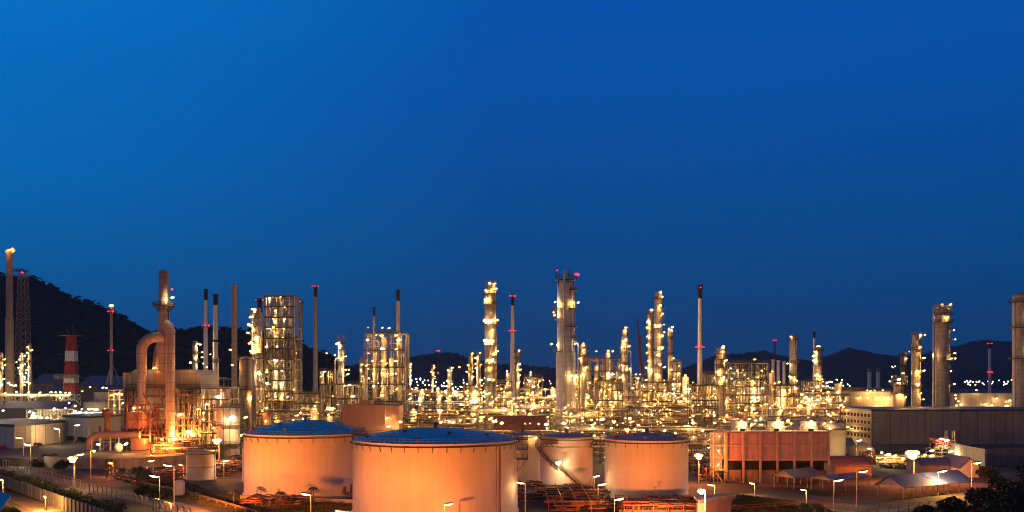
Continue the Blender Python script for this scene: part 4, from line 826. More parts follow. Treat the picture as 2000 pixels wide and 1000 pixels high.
# ================================================================== BOILER HOUSE WITH ITS DUCTS (left)
d = 385; s = d / F
o = thing('boiler_house', 'tall grey panelled boiler house glowing orange at its base', 'building', (xx(318, d), d, TZ))
b = MB(); xa, xb = xx(246, d), xx(392, d)
b.box(xa, xb, d, d + 26, TZ, zz(756, d)); b.build('wall', 'panel', o)
b = MB(); b.extr([(xx(249, d), d + .4, zz(756, d)), (xx(249, d), d + .4, zz(732, d)), (xx(262, d), d + .4, zz(722, d)), (xx(376, d), d + .4, zz(722, d)), (xx(390, d), d + .4, zz(732, d)), (xx(390, d), d + .4, zz(756, d))], (0, 25, 0)); b.build('upper_casing', 'panel', o)
b = MB(); b.box(xx(303, d), xx(328, d), d - 1.6, d + 2, zz(762, d), zz(700, d)); b.build('flue_box', 'pink_wall', o)
b = MB()
for y in (757, 804, 838):
    z = zz(y, d); b.box(xx(240, d), xx(398, d), d - 2.2, d - .05, z - .2, z); railing(b, [(xx(240, d), d - 2.2, z), (xx(398, d), d - 2.2, z)], 1.2, .12, 2.4)
for px_ in (246, 262, 278, 332, 352, 372, 392): b.beam((xx(px_, d), d - .22, TZ), (xx(px_, d), d - .22, zz(757, d)), .4)
for y in (775, 790, 820): b.beam((xa, d - .3, zz(y, d)), (xb, d - .3, zz(y, d)), .25)
for i in range(9): y0 = 862 - i * 12; b.beam((xx(324, d), d - 2.6, zz(y0, d)), (xx(330 if i % 2 else 319, d), d - 2.6, zz(y0 - 12, d)), .3)
b.build('walkway', 'steel_dark', o)
b = MB(); lattice(b, xx(316, d), d - 1, zz(722, d), zz(676, d), 5.2, 3.4, 4, .32); b.build('lattice_support', 'pink_wall', o)
b = MB(); b.box(xx(238, d), xx(250, d), d + 1, d + 8, zz(780, d), zz(728, d)); b.build('side_bay', 'shed_pale', o)
for px_, py_, k in ((353, 809, 1.6), (328, 799, 1.4), (387, 799, 1.3), (398, 806, .8), (262, 797, 1.3), (272, 796, .9), (276, 708, .9), (372, 708, 1.2), (302, 718, 1.0), (404, 717, .7), (411, 692, .6)): lamp(o, W(px_, py_, d - 3.0), .55 * k, 'lamp_warm')
for px_, py_, k in ((369, 843, 2.4), (376, 849, 1.5), (343, 857, 1.2), (338, 843, .7), (353, 856, 1.0)): lamp(o, W(px_, py_, d - 5), .55 * k, 'lamp_street')  if False else lamp(o, W(px_, py_, d - 5), .55 * k, 'lamp_warm')
for px_, py_, pw, dd_ in ((345, 850, 6000, 7), (376, 847, 5000, 7), (290, 858, 5000, 12), (318, 866, 17000, 32)): light(o, W(px_, py_, d - dd_), pw, SODIUM, .6)  # last entry is an added front wash without a fixture, brightening the ducts
for pa_, pb_, m_ in ((246, 278, 'steel_dark'), (352, 394, 'steel_dark'), (300, 334, 'pipe_rust'), (352, 394, 'steel_pale')):
    b = MB(); pipes_random(b, xx(pa_, d), xx(pb_, d), d - 2.0, d - .4, TZ + 1, zz(762, d), 34, .1, .3, .7); b.build('pipework', m_, o)
b = MB(); frame(b, xx(354, d), xx(396, d), d - 4.5, d - 2.4, TZ, zz(770, d), 4, 1, 7, .3, .25); b.build('service_frame', 'steel', o)
ox = thing('exhaust_duct', 'fat curved duct rising and bending over into the main stack, on a braced steel frame', 'duct', (xx(288, d), d - 6, TZ))
yd = d - 6; b = MB(); cxx_ = xx(288, d)
P = [(cxx_, yd, zz(788, d)), (cxx_, yd, zz(684, d))] + [(cxx_ + 6.2 * (1 - math.cos(a)), yd + .6 * a, zz(684, d) + 5.4 * math.sin(a)) for a in [math.pi / 2 * i / 7 for i in range(1, 8)]] + [(xx(326, d), yd + 2, zz(684, d) + 5.6)]
b.tube(P, [1.5] + [2.15] * (len(P) - 1), 20); b.build('pipe', 'duct', ox)
b = MB()
for i in range(9):
    a = math.pi / 2 * (i + .5) / 9; c = Vector((cxx_ + 6.2 * (1 - math.cos(a)), yd + .6 * a, zz(684, d) + 5.4 * math.sin(a))); b.tube([c - Vector((math.sin(a), 0, math.cos(a))) * .08, c + Vector((math.sin(a), 0, math.cos(a))) * .08], 2.26, 20)
b.build('elbow_rings', 'clad_dark', ox)
b = MB(); frame(b, xx(267, d), xx(312, d), yd - 4, yd + 3, TZ, zz(789, d), 2, 1, 3, .45, .9); b.beam((xx(266, d), yd - 4.2, zz(789, d)), (xx(282, d), yd - 2, zz(768, d)), .35); b.beam((xx(312, d), yd - 4.2, zz(789, d)), (xx(294, d), yd - 2, zz(768, d)), .35); b.build('support_frame', 'steel_red', ox)
b = MB(); b.box(xx(268, d), xx(296, d), yd - 3.6, yd + 2.5, zz(834, d), zz(803, d)); b.build('damper_box', 'pink_wall', ox)
b = MB(); b.box(xx(276, d), xx(303, d), yd - 4.8, yd + 2, TZ + .3, zz(853, d)); b.build('base_hopper', 'pink_wall', ox)
o2 = thing('riser_duct', 'straight tall duct standing right of the curved duct, lit orange low down', 'duct', (xx(341, d), d - 5, TZ)); b = MB(); cx = xx(341.5, d)
b.tube([(cx, d - 5, TZ), (cx, d - 5, zz(646, d)), (cx - .9, d - 4.6, zz(638, d)), (xx(330, d), d - 3.6, zz(634, d))], 1.85, 18); b.build('pipe', 'duct', o2)
b = MB()
for y in (700, 735, 770, 803, 830): ring_deck(b, cx, d - 5, zz(y, d), 1.86, 2.05, 0, 360, t=.2, rail=False, n=18)
b.build('flanges', 'clad_dark', o2)
o3 = thing('boiler_stack', 'square shouldered brownish stack with a dark ring gallery above the boiler house', 'chimney', (xx(323, d), d - 2, TZ))
cx = xx(323.5, d); b = MB(); b.lathe(cx, d - 2, [(2.9, zz(722, d)), (2.9, zz(662, d)), (2.35, zz(642, d)), (2.2, zz(600, d)), (2.05, zz(530, d)), (1.8, zz(530, d)), (1.8, zz(540, d))], 24); b.build('shaft', 'duct', o3)
b = MB(); ring_deck(b, cx, d - 2, zz(597, d), 2.2, 4.4, 0, 360, t=.35, rt=.16, n=22)
for k in range(10): a = 2 * math.pi * k / 10; b.beam((cx + 4.1 * math.cos(a), d - 2 + 4.1 * math.sin(a), zz(598, d)), (cx + 2.2 * math.cos(a), d - 2 + 2.2 * math.sin(a), zz(610, d)), .25)
b.beam((cx + 2.5, d - 3, zz(640, d)), (cx + 2.3, d - 3, zz(560, d)), .35); b.build('gallery', 'steel_dark', o3)
lamp(o3, W(336, 565, d - 4), .55, 'lamp_red', 'beacon'); lamp(o3, W(337, 581, d - 4), .95, 'lamp_white')
o4 = thing('intake_duct', 'low pinkish duct bending down left of the boiler house on thin legs', 'duct', (xx(230, d), d - 10, TZ)); yd = d - 12; b = MB()
P = [(xx(296, d), yd, zz(846, d)), (xx(218, d), yd, zz(846, d))] + [(xx(218, d) - 4 * math.sin(a), yd, zz(846, d) - 4.4 * (1 - math.cos(a))) for a in [math.pi / 2 * i / 6 for i in range(1, 7)]] + [(xx(218, d) - 4, yd, TZ + .5)]
b.tube(P, 1.45, 14); b.build('pipe', 'pink_wall', o4); b = MB()
for px_ in (207, 224, 242, 258): b.beam((xx(px_, d), yd - 1, TZ), (xx(px_, d), yd - 1, zz(850, d)), .35)
b.build('legs', 'steel_pale', o4)
o5 = thing('vent_stack', 'short rusty vent with a wide drum head at the left of the boiler house', 'chimney', (xx(228, d), d - 9, TZ)); b = MB(); cx = xx(228, d)
b.lathe(cx, d - 9, [(1.9, zz(844, d)), (1.2, zz(838, d)), (1.2, zz(810, d)), (2.1, zz(808.5, d)), (2.1, zz(798, d)), (.01, zz(797, d))], 18); b.build('shaft', 'pipe_rust', o5); b = MB(); frame(b, cx - 2.4, cx + 2.4, d - 11, d - 7, TZ, zz(844, d), 1, 1, 2, .25, .6); b.build('support_frame', 'steel_pale', o5)
# small plant at the foot of the boiler house
o = thing('pump_skid', 'jumble of orange lit pipes and valves at the foot of the boiler house', 'pump station', (xx(345, 366), 366, TZ))
b = MB(); pipes_random(b, xx(306, 366), xx(402, 366), 356, 366, TZ + .2, TZ + 6, 70, .1, .25); b.build('pipework', 'steel_pale', o)
b = MB(); pipes_random(b, xx(306, 366), xx(402, 366), 356, 366, TZ + .2, TZ + 5, 40, .1, .25); railing(b, [(xx(306, 366), 355, TZ), (xx(402, 366), 355, TZ)], 1.3, .12, 2); b.build('valves', 'steel_dark', o)
b = MB(); frame(b, xx(378, 366), xx(404, 366), 360, 366, TZ, TZ + 6, 3, 1, 2, .25, .4); b.build('frame', 'steel', o)
b = MB(); b.ell((xx(240, 366), 362, TZ + 2.2), 1.6, 1.6, 2.0, 12, 8); b.build('pump_housing', 'tank_cream', o)
lamp(o, W(246, 867, 360), .8); lamp(o, W(192, 868, 364), .8); lamp(o, W(316, 858, 355), .5)
light(o, W(246, 866, 357), 2600, WARM, .4)
# ================================================================== BUILDINGS
def block(name, label, cat, pa, pb, pc, ztop, zb, mA, mB_, roofm, back=20, over=.6, parapet=.7):
    """box seen on its corner: pa, pb, pc are ground points left, corner, right"""
    A, B, C = Vector(pa), Vector(pb), Vector(pc); D = A + (C - B)
    o = thing(name, label, cat, (B.x, B.y, zb)); up = Vector((0, 0, ztop - zb))
    for p, q, m in ((A, B, mA), (B, C, mB_), (C, D, mA), (D, A, mB_)):
        b = MB(); n = (q - p).normalized(); nn = Vector((n.y, -n.x, 0)); 
        b.extr([(p.x, p.y, zb), (q.x, q.y, zb), (q.x, q.y, ztop), (p.x, p.y, ztop)], -nn * .3); b.build('wall', m, o)
    c = (A + C) / 2; b = MB(); P = [c + (v - c) * (1 + over / (v - c).length) for v in (A, B, C, D)]
    b.extr([(p.x, p.y, ztop + .01) for p in P], (0, 0, parapet)); b.build('roof', roofm, o); return o, A, B, C, D
def at(px, d, z=0): return Vector((xx(px, d), d, z))
# cream and blue-grey warehouse
o, A, B, C, D = block('warehouse', 'cream warehouse with flat dark roof and blue grey end wall, at the left edge', 'warehouse', at(-70, 402), at(28, 383), at(125, 425), 12.2, 0, 'wall_blue', 'wall_cream', 'roof_dark', over=.8, parapet=1.1)
b = MB(); b.box(xx(-4, 384), xx(6, 384), 384.6, 386.6, .1, 4.2); b.build('door', 'red_paint', o)
b = MB(); u = (C - B).normalized(); nn = Vector((u.y, -u.x, 0))
for k in range(1, 5): p = B + u * (C - B).length * k / 5 + nn * .05; b.beam((p.x, p.y, .2), (p.x, p.y, 12), .16)
b.beam(B + nn * .06 + Vector((0, 0, 9.6)), C + nn * .06 + Vector((0, 0, 9.6)), .1); b.build('downpipe', 'wall_grey', o)
b = MB(); p = C + nn * .5; lattice(b, p.x + .4, p.y, 0, 12.5, 1.4, 1.4, 8, .12); b.build('ladder', 'steel_dark', o)
o, A, B, C, D = block('warehouse', 'two tone warehouse with loading bays, between the cream warehouse and the intake duct', 'warehouse', at(126, 440), at(174, 424), at(236, 452), 14.0, 0, 'wall_blue', 'wall_cream', 'roof_dark', over=1.2, parapet=1.0)
u = (B - A).normalized(); nn = Vector((u.y, -u.x, 0)); L_ = (B - A).length
for k in (0.06, .54):
    b = MB(); p = A + u * L_ * k + nn * .06; q = A + u * L_ * (k + .38) + nn * .06; b.extr([(p.x, p.y, .2), (q.x, q.y, .2), (q.x, q.y, 5.0), (p.x, p.y, 5.0)], nn * .08); b.build('loading_bay', 'dark_opening', o)
u = (C - B).normalized(); nn = Vector((u.y, -u.x, 0)); p = B + u * 8 + nn * .06; q = B + u * 10 + nn * .06; b = MB(); b.extr([(p.x, p.y, 5.5), (q.x, q.y, 5.5), (q.x, q.y, 10), (p.x, p.y, 10)], nn * .08); b.build('door', 'steel_red', o)
def gable(name, label, cat, pa, pb, d, depth, ze, zr, wm, rm, axis='x', zb=0, open_=False, over=.8, post=4.5):
    x0, x1 = xx(pa, d), xx(pb, d); o = thing(name, label, cat, ((x0 + x1) / 2, d, zb)); y0, y1 = d, d + depth
    b = MB(); t = .18
    if axis == 'x':   # ridge runs along x
        ym = (y0 + y1) / 2; e = over
        sl = (zr - ze) / (ym - y0)
        for (ya, za, yb, zb_) in ((y0 - e, ze - e * sl, ym, zr), (y1 + e, ze - e * sl, ym, zr)):
            b.extr([(x0 - e, ya, za), (x1 + e, ya, za), (x1 + e, yb, zb_), (x0 - e, yb, zb_)], (0, 0, t))
        gp_ = [[(x, y0, ze), (x, y1, ze), (x, ym, zr - .02)] for x in (x0, x1)]
    else:
        xm = (x0 + x1) / 2; e = over; sl = (zr - ze) / (xm - x0)
        for (xa, za, xb_, zb_) in ((x0 - e, ze - e * sl, xm, zr), (x1 + e, ze - e * sl, xm, zr)):
            b.extr([(xa, y0 - e, za), (xa, y1 + e, za), (xb_, y1 + e, zb_), (xb_, y0 - e, zb_)], (0, 0, t))
        gp_ = [[(x0, y, ze), (x1, y, ze), (xm, y, zr - .02)] for y in (y0, y1)]
    b.build('roof', rm, o)
    for g3 in gp_: MB().extr(g3, (.12, 0, 0) if axis == 'x' else (0, .12, 0)).build('gable_end', wm, o)
    if open_:
        b = MB(); n = max(1, int((x1 - x0) / post)); m_ = max(1, int(depth / post))
        for i in range(n + 1):
            for y in (y0, y1): b.beam((x0 + (x1 - x0) * i / n, y, zb), (x0 + (x1 - x0) * i / n, y, ze), .16)
        for j in range(1, m_): 
            for x in (x0, x1): b.beam((x, y0 + depth * j / m_, zb), (x, y0 + depth * j / m_, ze), .16)
        for y in (y0, y1): b.beam((x0, y, ze - .15), (x1, y, ze - .15), .2)
        for x in (x0, x1): b.beam((x, y0, ze - .17), (x, y1, ze - .17), .2)
        b.build('posts', 'steel_pale', o)
    else:
        b = MB(); b.box(x0, x1, y0, y1, zb, ze); b.build('wall', wm, o)
    return o
gable('storehouse', 'long storehouse with bright blue roof and beige wall, behind the cream warehouse', 'storehouse', 2, 133, 560, 16, zz(797, 560), zz(785, 560), 'shed_pale', 'roof_sheet_blue')
gable('storehouse', 'big shed with wide pale blue roof under the hill, behind the lettered tank', 'storehouse', 156, 240, 720, 40, zz(752, 720), zz(734, 720), 'wall_grey', 'roof_sheet')
gable('storehouse', 'dark grey shed with blue upper roof, right of the lamp strung small columns', 'storehouse', 64, 104, 690, 30, zz(748, 690), zz(730, 690), 'wall_grey', 'roof_sheet')
gable('storehouse', 'peaked blue roofed shed just above the lettered tank', 'storehouse', 184, 236, 600, 20, zz(765, 600), zz(752, 600), 'shed_pale', 'roof_sheet_blue', axis='x')
# pipe bridge in front of the blue roofed storehouse
o = thing('pipe_bridge', 'trussed pipe bridge with a row of lamps above the bright blue roof', 'pipe bridge', (xx(66, 580), 580, 0)); b = MB(); d = 580
z0, z1 = zz(785, d), zz(774, d)
for z in (z0, z1): b.beam((xx(-20, d), d, z), (xx(136, d), d, z), .5)
n = 26
for i in range(n): xa, xb = xx(-20 + 156 * i / n, d), xx(-20 + 156 * (i + 1) / n, d); b.beam((xa, d, z0 if i % 2 else z1), (xb, d, z1 if i % 2 else z0), .3)
for px_ in (-10, 30, 70, 110): b.beam((xx(px_, d), d, 0), (xx(px_, d), d, z1), .6)
b.build('truss', 'steel', o)
for k in range(6): MB().tube([(xx(-20, d), d + 1 + k * .9, z1 + .6 + .3 * (k % 3)), (xx(136, d), d + 1 + k * .9, z1 + .6 + .3 * (k % 3))], .35, 8).build('pipe', 'pipe_silver', o)
for px_, py_ in ((32, 766), (56, 766), (78, 767), (109, 766), (118, 766), (128, 767), (136, 767), (60, 774), (117, 777), (4, 752), (17, 748), (22, 752), (30, 753), (48, 737), (53, 746), (58, 749), (7, 740), (100, 766), (10, 768)): lamp(o, W(px_, py_, d - 1), .68, 'lamp_white')
o = thing('tank_farm_lights', 'huddle of white lamps on a pipe frame in front of the blue roofed storehouse', 'process unit', (xx(90, 470), 470, 0)); d = 470; b = MB()
frame(b, xx(52, d), xx(124, d), d, d + 10, 0, zz(800, d), 6, 1, 3, .3, .3); b.build('frame', 'steel', o); b = MB(); pipes_random(b, xx(52, d), xx(124, d), d - 1, d + 10, .5, zz(800, d), 60); b.build('pipework', 'pipe_silver', o)
for px_, py_ in ((58, 804), (64, 811), (70, 813), (55, 819), (81, 816), (92, 816), (86, 820), (106, 820), (119, 821), (62, 815), (68, 816), (66, 807), (106, 798), (6, 802)): lamp(o, W(px_, py_, d - 1), .6, 'lamp_white')
o = thing('tank_farm_lights', 'row of white lamps at the foot of the lettered tank', 'process unit', (xx(170, 490), 490, 0)); d = 490; b = MB()
frame(b, xx(128, d), xx(214, d), d, d + 8, 0, zz(808, d), 7, 1, 2, .3, .3); b.build('frame', 'steel', o); b = MB(); pipes_random(b, xx(128, d), xx(214, d), d - 1, d + 8, .5, zz(806, d), 60); b.build('pipework', 'pipe_silver', o)
for px_, py_, k in ((135, 787, 1), (147, 793, 1), (127, 798, 1), (135, 799, 1), (146, 804, 2.0), (154, 806, 1.2), (160, 799, 1), (174, 799, 1.5), (181, 799, 1.1), (188, 800, 1.6), (204, 801, 1.8), (169, 806, 1.4), (180, 807, 1.4), (166, 814, 1.3), (196, 817, .8)): lamp(o, W(px_, py_, d - 1), .55 * k, 'lamp_white')
o = thing('process_unit', 'cluster of yellow lamps between the lettered tank and the boiler house', 'process unit', (xx(226, 500), 500, 0)); d = 500; b = MB(); frame(b, xx(212, d), xx(244, d), d, d + 8, 0, zz(762, d), 3, 1, 5, .35, .3); b.build('frame', 'steel', o)
for px_, py_, k in ((226, 769, 1.2), (232, 769, 1.2), (218, 772, 1), (176, 756, .9), (201, 757, 1), (208, 758, 1), (240, 787, 1.2), (224, 792, .8), (161, 764, .8), (238, 770, .8)): lamp(o, W(px_, py_, d - 1), .6 * k)
# pink block
d = 398; o = thing('plain_block', 'windowless pink block with a stepped top and an orange floodlit side, behind the wide tank', 'building', (xx(720, d), d, 0)); b = MB()
b.box(xx(668, d), xx(752, d), d, d + 18, 0, zz(791, d)); b.build('wall', 'pink_wall', o)
b = MB(); b.box(xx(752, d) + .01, xx(778, d), d + 2.4, d + 18, 0, zz(793, d)); b.build('side_wing', 'pink_wall', o)
b = MB(); b.box(xx(701, d), xx(722, d), d + 1, d + 14, zz(791, d) + .01, zz(783, d)); b.build('roof_housing', 'pink_wall', o)
b = MB(); b.box(xx(730, d), xx(776, d), d + 3, d + 16, zz(790, d) + .3, zz(788.5, d)); b.build('roof', 'roof_dark', o)
light(o, (xx(769, d), d - .4, 9), 2600, (1, .45, .10), .25, 110, (xx(769, d), d + 2.3, 20)); lamp(o, W(769, 842, d - .5), .7, 'lamp_warm'); lamp(o, W(757, 816, d + 1), .5); lamp(o, W(782, 824, d - 2), 1.0); lamp(o, W(759, 833, d - 5), .8)
gable('low_shed', 'low brown shed lit orange behind the cream half hidden tank', 'shed', 968, 1062, 372, 14, zz(838, 372), zz(815, 372), 'pink_wall', 'pipe_rust', axis='x')
# brick red cooling tower
d = 285; o = thing('cooling_tower', 'brick red cooling tower with six louvred bays over dark openings and three lit fans', 'cooling tower', (xx(1518, d), d, 0))
xa, xb = xx(1419, d), xx(1619, d); zt = zz(846, d); zl = zz(899, d); y0 = d + .5; y1 = d + 13
b = MB(); b.box(xa, xb, y0, y1, zl, zt); b.build('louvre_wall', 'brick_red', o)
b = MB(); b.box(xa + .6, xb - .6, y0 + 2.4, y1 - 2, .02, zl - .01); b.build('basin', 'dark_opening', o)
b = MB(); n = 6
for i in range(n + 1):
    x = xa + (xb - xa) * i / n
    b.box(x - .32, x + .32, y0 - .45, y0 - .01, 0, zt + .2)
for z in (zz(870, d), zl + .1): b.box(xa - .3, xb + .3, y0 - .3, y0 - .004, z - .22, z + .22)
b.box(xa - .5, xb + .5, y0 - .7, y1 + .5, zt + .21, zt + .6)
for i in range(n): x = xa + (xb - xa) * (i + .5) / n; b.box(x - .8, x + .8, y0 - .08, y0 - .006, zl, zz(872, d)) if False else None
b.build('concrete_frame', 'frame_pink', o)
b = MB()
for i in range(n):
    x0 = xa + (xb - xa) * i / n + .6; x1_ = xa + (xb - xa) * (i + 1) / n - .6; h_ = zz(918, d)
    b.box(x0, x1_, y0 - .1, y0 + .2, 0, h_)
b.build('lower_panels', 'timber', o)
b = MB(); b.box(xa, xb, y0, y0 + .3, zz(904, d), zl - .012); b.build('drift_panels', 'dark_opening', o)
for k, px_ in enumerate((1446, 1516, 1580)):
    cx = xx(px_, d + 6.5); f = MB(); zf = zt + .62
    f.lathe(cx, d + 6.8, [(3.0, zf), (2.5, zf + 1.5), (2.7, zf + 2.9), (2.55, zf + 2.9), (2.3, zf + 1.5), (2.6, zf + .1)], 28); fo = f.build('fan_stack', 'tank_white', o)
    g2 = MB()
    for q in range(6): a = q * math.pi / 3; g2.beam((cx, d + 6.8, zf + 1.6), (cx + 2.2 * math.cos(a), d + 6.8 + 2.2 * math.sin(a), zf + 1.7), .5, .06)
    g2.build('fan_blades', 'steel_dark', fo)
    light(o, (cx + .3, d + 2.0, zf + 2.4), 420, (1, .74, .36), .3); lamp(o, (cx - .6, d + 2.6, zf + 3.1), .42); lamp(o, (cx + 3.9, d + 3.6, zf + 2.2), .3)
for k in (.17, .5, .84): x = xa + (xb - xa) * k; MB().box(x - .7, x + .7, y0 + .6, y0 + 1.6, zt + .63, zt + 1.3).build('fan_motor', 'steel_dark', o)
b = MB(); railing(b, [(xa, y0, zt + .62), (xb, y0, zt + .62), (xb, y1, zt + .62)], 1.2, .08, 1.6)
b.build('railing', 'steel_dark', o)
st = MB(); sx0, sx1 = xx(1394, d), xx(1416, d); frame(st, sx0, sx1, d + .5, d + 5, 0, zt, 1, 1, 4, .3); st.build('stair_frame', 'steel_pale', o)
st = MB(); Z_ = [0, 3.9, 7.7, 11.5, zt]
for i, (a, c) in enumerate(zip(Z_[:-1], Z_[1:])):
    p, q = ((sx0 + .4, sx1 - .4) if i % 2 else (sx1 - .4, sx0 + .4)); st.beam((p, d + 1.2, a), (q, d + 1.2, c), .12, .35); st.box(sx0, sx1, d + 1.8, d + 5, c - .1, c); railing(st, [(sx0, d + .5, c), (sx1, d + .5, c)], 1.1, .08, 1.2)
st.build('stair_flights', 'steel_pale', o)
b = MB(); b.box(sx0 + .2, sx1 - .2, d + 4.6, d + 4.9, 1, zt - .3); b.build('stair_backing', 'concrete', o)
for i, (px_, py_) in enumerate(((1405, 852), (1404, 880), (1403, 908))): lamp(o, W(px_, py_, d + 1.5), .30); light(o, W(px_ + 1, py_ + 3, d + 1.6), 110, (1, .8, .35), .2)
# long dark shed with the windowed end
dA, dB = 478, 438; zt = 17.0
o = thing('process_shed', 'huge dark grey clad shed with a pale windowed end, at the right', 'industrial shed', (xx(1702, dB), dB, 0))
A = at(1627, dA); B = at(1702, dB); Cx = xx(2140, dB)
b = MB(); b.box(B.x, Cx, B.y, B.y + 45, .0, zt); b.build('cladding', 'shed_dark', o)
u = (B - A).normalized(); nn = Vector((u.y, -u.x, 0)); b = MB(); b.extr([(A.x, A.y, 0), (B.x - .02, B.y, 0), (B.x - .02, B.y, zt), (A.x, A.y, zt)], (2, 20, 0)); b.build('end_wall', 'shed_pale', o)
L_ = (B - A).length
for j, zf in enumerate((14.7, 11.3, 7.9, 4.6)):
    for i in range(11):
        p = A + u * (L_ * (i + .62) / 11.6) + nn * .02; q = p + u * (L_ * .052); b = MB()
        b.extr([(p.x, p.y, zf - .75), (q.x, q.y, zf - .75), (q.x, q.y, zf + .75), (p.x, p.y, zf + .75)], nn * .12); b.build('window', 'dark_opening', o)
for j, zf in enumerate((13.5, 10.1, 6.7)):
    b = MB(); p = A + nn * .02; q = B + nn * .02; b.extr([(p.x, p.y, zf), (q.x, q.y, zf), (q.x + nn.x * 1.0, q.y + nn.y * 1.0, zf - .6), (p.x + nn.x * 1.0, p.y + nn.y * 1.0, zf - .6)], (0, 0, .1)); b.build('sunshade', 'shed_pale', o)
b = MB(); b.box(B.x - .8, Cx, B.y - 1.0, B.y + 46, zt + .01, zt + .7); b.build('roof', 'roof_dark', o)
b = MB()
for px_ in range(1730, 2010, 29):
    b.beam((xx(px_, dB), dB - .12, 2), (xx(px_ + 2, dB), dB - .12, zt), .22)
b.beam((xx(1930, dB), dB - .14, zz(832, dB)), (xx(1968, dB), dB - .14, zz(866, dB)), .2); b.build('downpipe', 'wall_grey', o)
lamp(o, W(1656, 834, 455), .5); lamp(o, W(1663, 837, 452), .35)
# low annexe in front of the shed
d = 402; o = thing('annexe', 'low grey annexe with a pale edge roof in front of the dark shed', 'building', (xx(1930, d), d, 0)); b = MB()
b.box(xx(1862, d), xx(2140, d), d, d + 30, 0, zz(882, d)); b.build('wall', 'wall_grey', o); b = MB(); b.box(xx(1720, d), xx(2140, d), d - 1, d + 32, zz(882, d) + .01, zz(878, d)); b.build('roof', 'roof_dark', o)
o = thing('garden_wall', 'plain pale wall lit yellow at its left end, below the annexe roof', 'wall', (xx(1862, 355), 355, 0)); b = MB(); b.beam(Vector((xx(1858, 372), 372, 3.2)), Vector((xx(1925, 338), 338, 3.2)), .4, 6.4); b.beam(Vector((xx(1925, 338) + .2, 338, 3.2)), Vector((xx(2100, 352), 352, 3.2)), .41, 6.38); b.build('wall', 'wall_grey', o)
lamp(o, W(1857, 882, 366), .75); light(o, W(1860, 886, 366), 800, (1, .75, .3), .3)
o = thing('valve_station', 'railed valve platform with red equipment and two white lamps, before the dark shed', 'process unit', (xx(1843, 380), 380, 0)); d = 380; b = MB()
frame(b, xx(1826, d), xx(1880, d), d, d + 8, 0, zz(877, d), 4, 1, 2, .25); railing(b, [(xx(1826, d), d, zz(877, d)), (xx(1882, d), d, zz(877, d))], 1.3, .12, 1.4)
for px_ in (1848, 1852, 1862, 1867): b.beam((xx(px_, d), d + 1, zz(877, d)), (xx(px_, d), d + 1, zz(842, d)), .2)
for a_, c_ in ((1848, 1852), (1862, 1867)): b.beam((xx(a_, d), d + 1, zz(842, d)), (xx(c_, d), d + 1, zz(842, d)), .2)
b.build('frame', 'steel_pale', o); b = MB(); pipes_random(b, xx(1828, d), xx(1866, d), d, d + 6, zz(877, d), zz(858, d), 30, .15, .3); b.build('pipework', 'steel_red', o)
lamp(o, W(1839, 857, d - 1), .75, 'lamp_white'); lamp(o, W(1849, 860, d - 1), 1.0, 'lamp_white')
o = thing('process_unit', 'low unit of orange lit pipes under small lamps around the brightest star lamp', 'process unit', (xx(1780, 350), 350, 0)); d = 350; b = MB()
frame(b, xx(1712, d), xx(1862, d), d, d + 9, 0, zz(893, d), 9, 1, 2, .25, .2); b.build('frame', 'steel_pale', o)
for m in ('pipe_silver', 'pipe_rust', 'steel_dark'): b = MB(); pipes_random(b, xx(1712, d), xx(1862, d), d - 2, d + 8, .3, zz(896, d), 70, .1, .22); b.build('pipework', m, o)
for px_, py_, k in ((1722, 884, 1.1), (1734, 888, 1.4), (1748, 890, 1.2), (1763, 895, 1), (1806, 888, .9), (1820, 880, 1.1), (1820, 890, 1.3)): lamp(o, W(px_, py_, d - 2), .62 * k); 
light(o, W(1735, 892, d - 4), 1500, (1, .8, .35), .4); light(o, W(1815, 892, d - 4), 1200, WARM, .4)
# sheds on the right
o = gable('open_canopy', 'long open canopy with a blue roof whose right end glows yellow', 'canopy', 1725, 1937, 254.2, 8, 3.5, 5.9, 'shed_pale', 'roof_sheet_blue', axis='x', open_=True); o.rotation_euler.z = .553
o = gable('open_canopy', 'small pale gabled shelter in front of the brick red cooling tower', 'canopy', 1534, 1619, 272, 7, 3.7, 5.4, 'shed_pale', 'roof_sheet', axis='x', open_=True); o.rotation_euler.z = .65
o = gable('open_canopy', 'flat blue grey roof shelter between the pale shelter and the blue canopy', 'canopy', 1610, 1717, 265, 8, 3.7, 4.5, 'shed_pale', 'roof_sheet', axis='x', open_=True); o.rotation_euler.z = .6
gable('low_shed', 'pink ended low shed with reddish roof beside the cooling tower', 'shed', 1632, 1702, 300, 14, 4.2, 6.4, 'pink_wall', 'pipe_rust', axis='x')
gable('low_shed', 'long grey roofed shed with a white fascia behind the blue canopy', 'shed', 1800, 1862, 305, 12, 3.8, 5.6, 'wall_grey', 'roof_sheet', axis='x')
gable('low_shed', 'white gabled shed end beside the plain pale wall', 'shed', 1872, 1912, 300, 14, 3.8, 6.6, 'white_paint', 'roof_sheet', axis='y')
gable('low_shed', 'pale plank wall shed with slanting roof, right of the cooling tower', 'shed', 1626, 1668, 395, 10, 3.5, 6.5, 'shed_pale', 'roof_sheet', axis='x')
o = thing('dome_tank', 'round dark dome tank in front of the windowed shed end', 'tank', (xx(1684, 368), 368, 0)); b = MB(); b.lathe(xx(1684, 368), 368, [(4.9, 0), (4.9, 2.5)] + [(4.9 * math.cos(a), 2.5 + 4.4 * math.sin(a)) for a in [math.pi / 2 * i / 8 for i in range(1, 8)]] + [(.01, 6.9)], 28); b.build('shell', 'shed_dark', o)
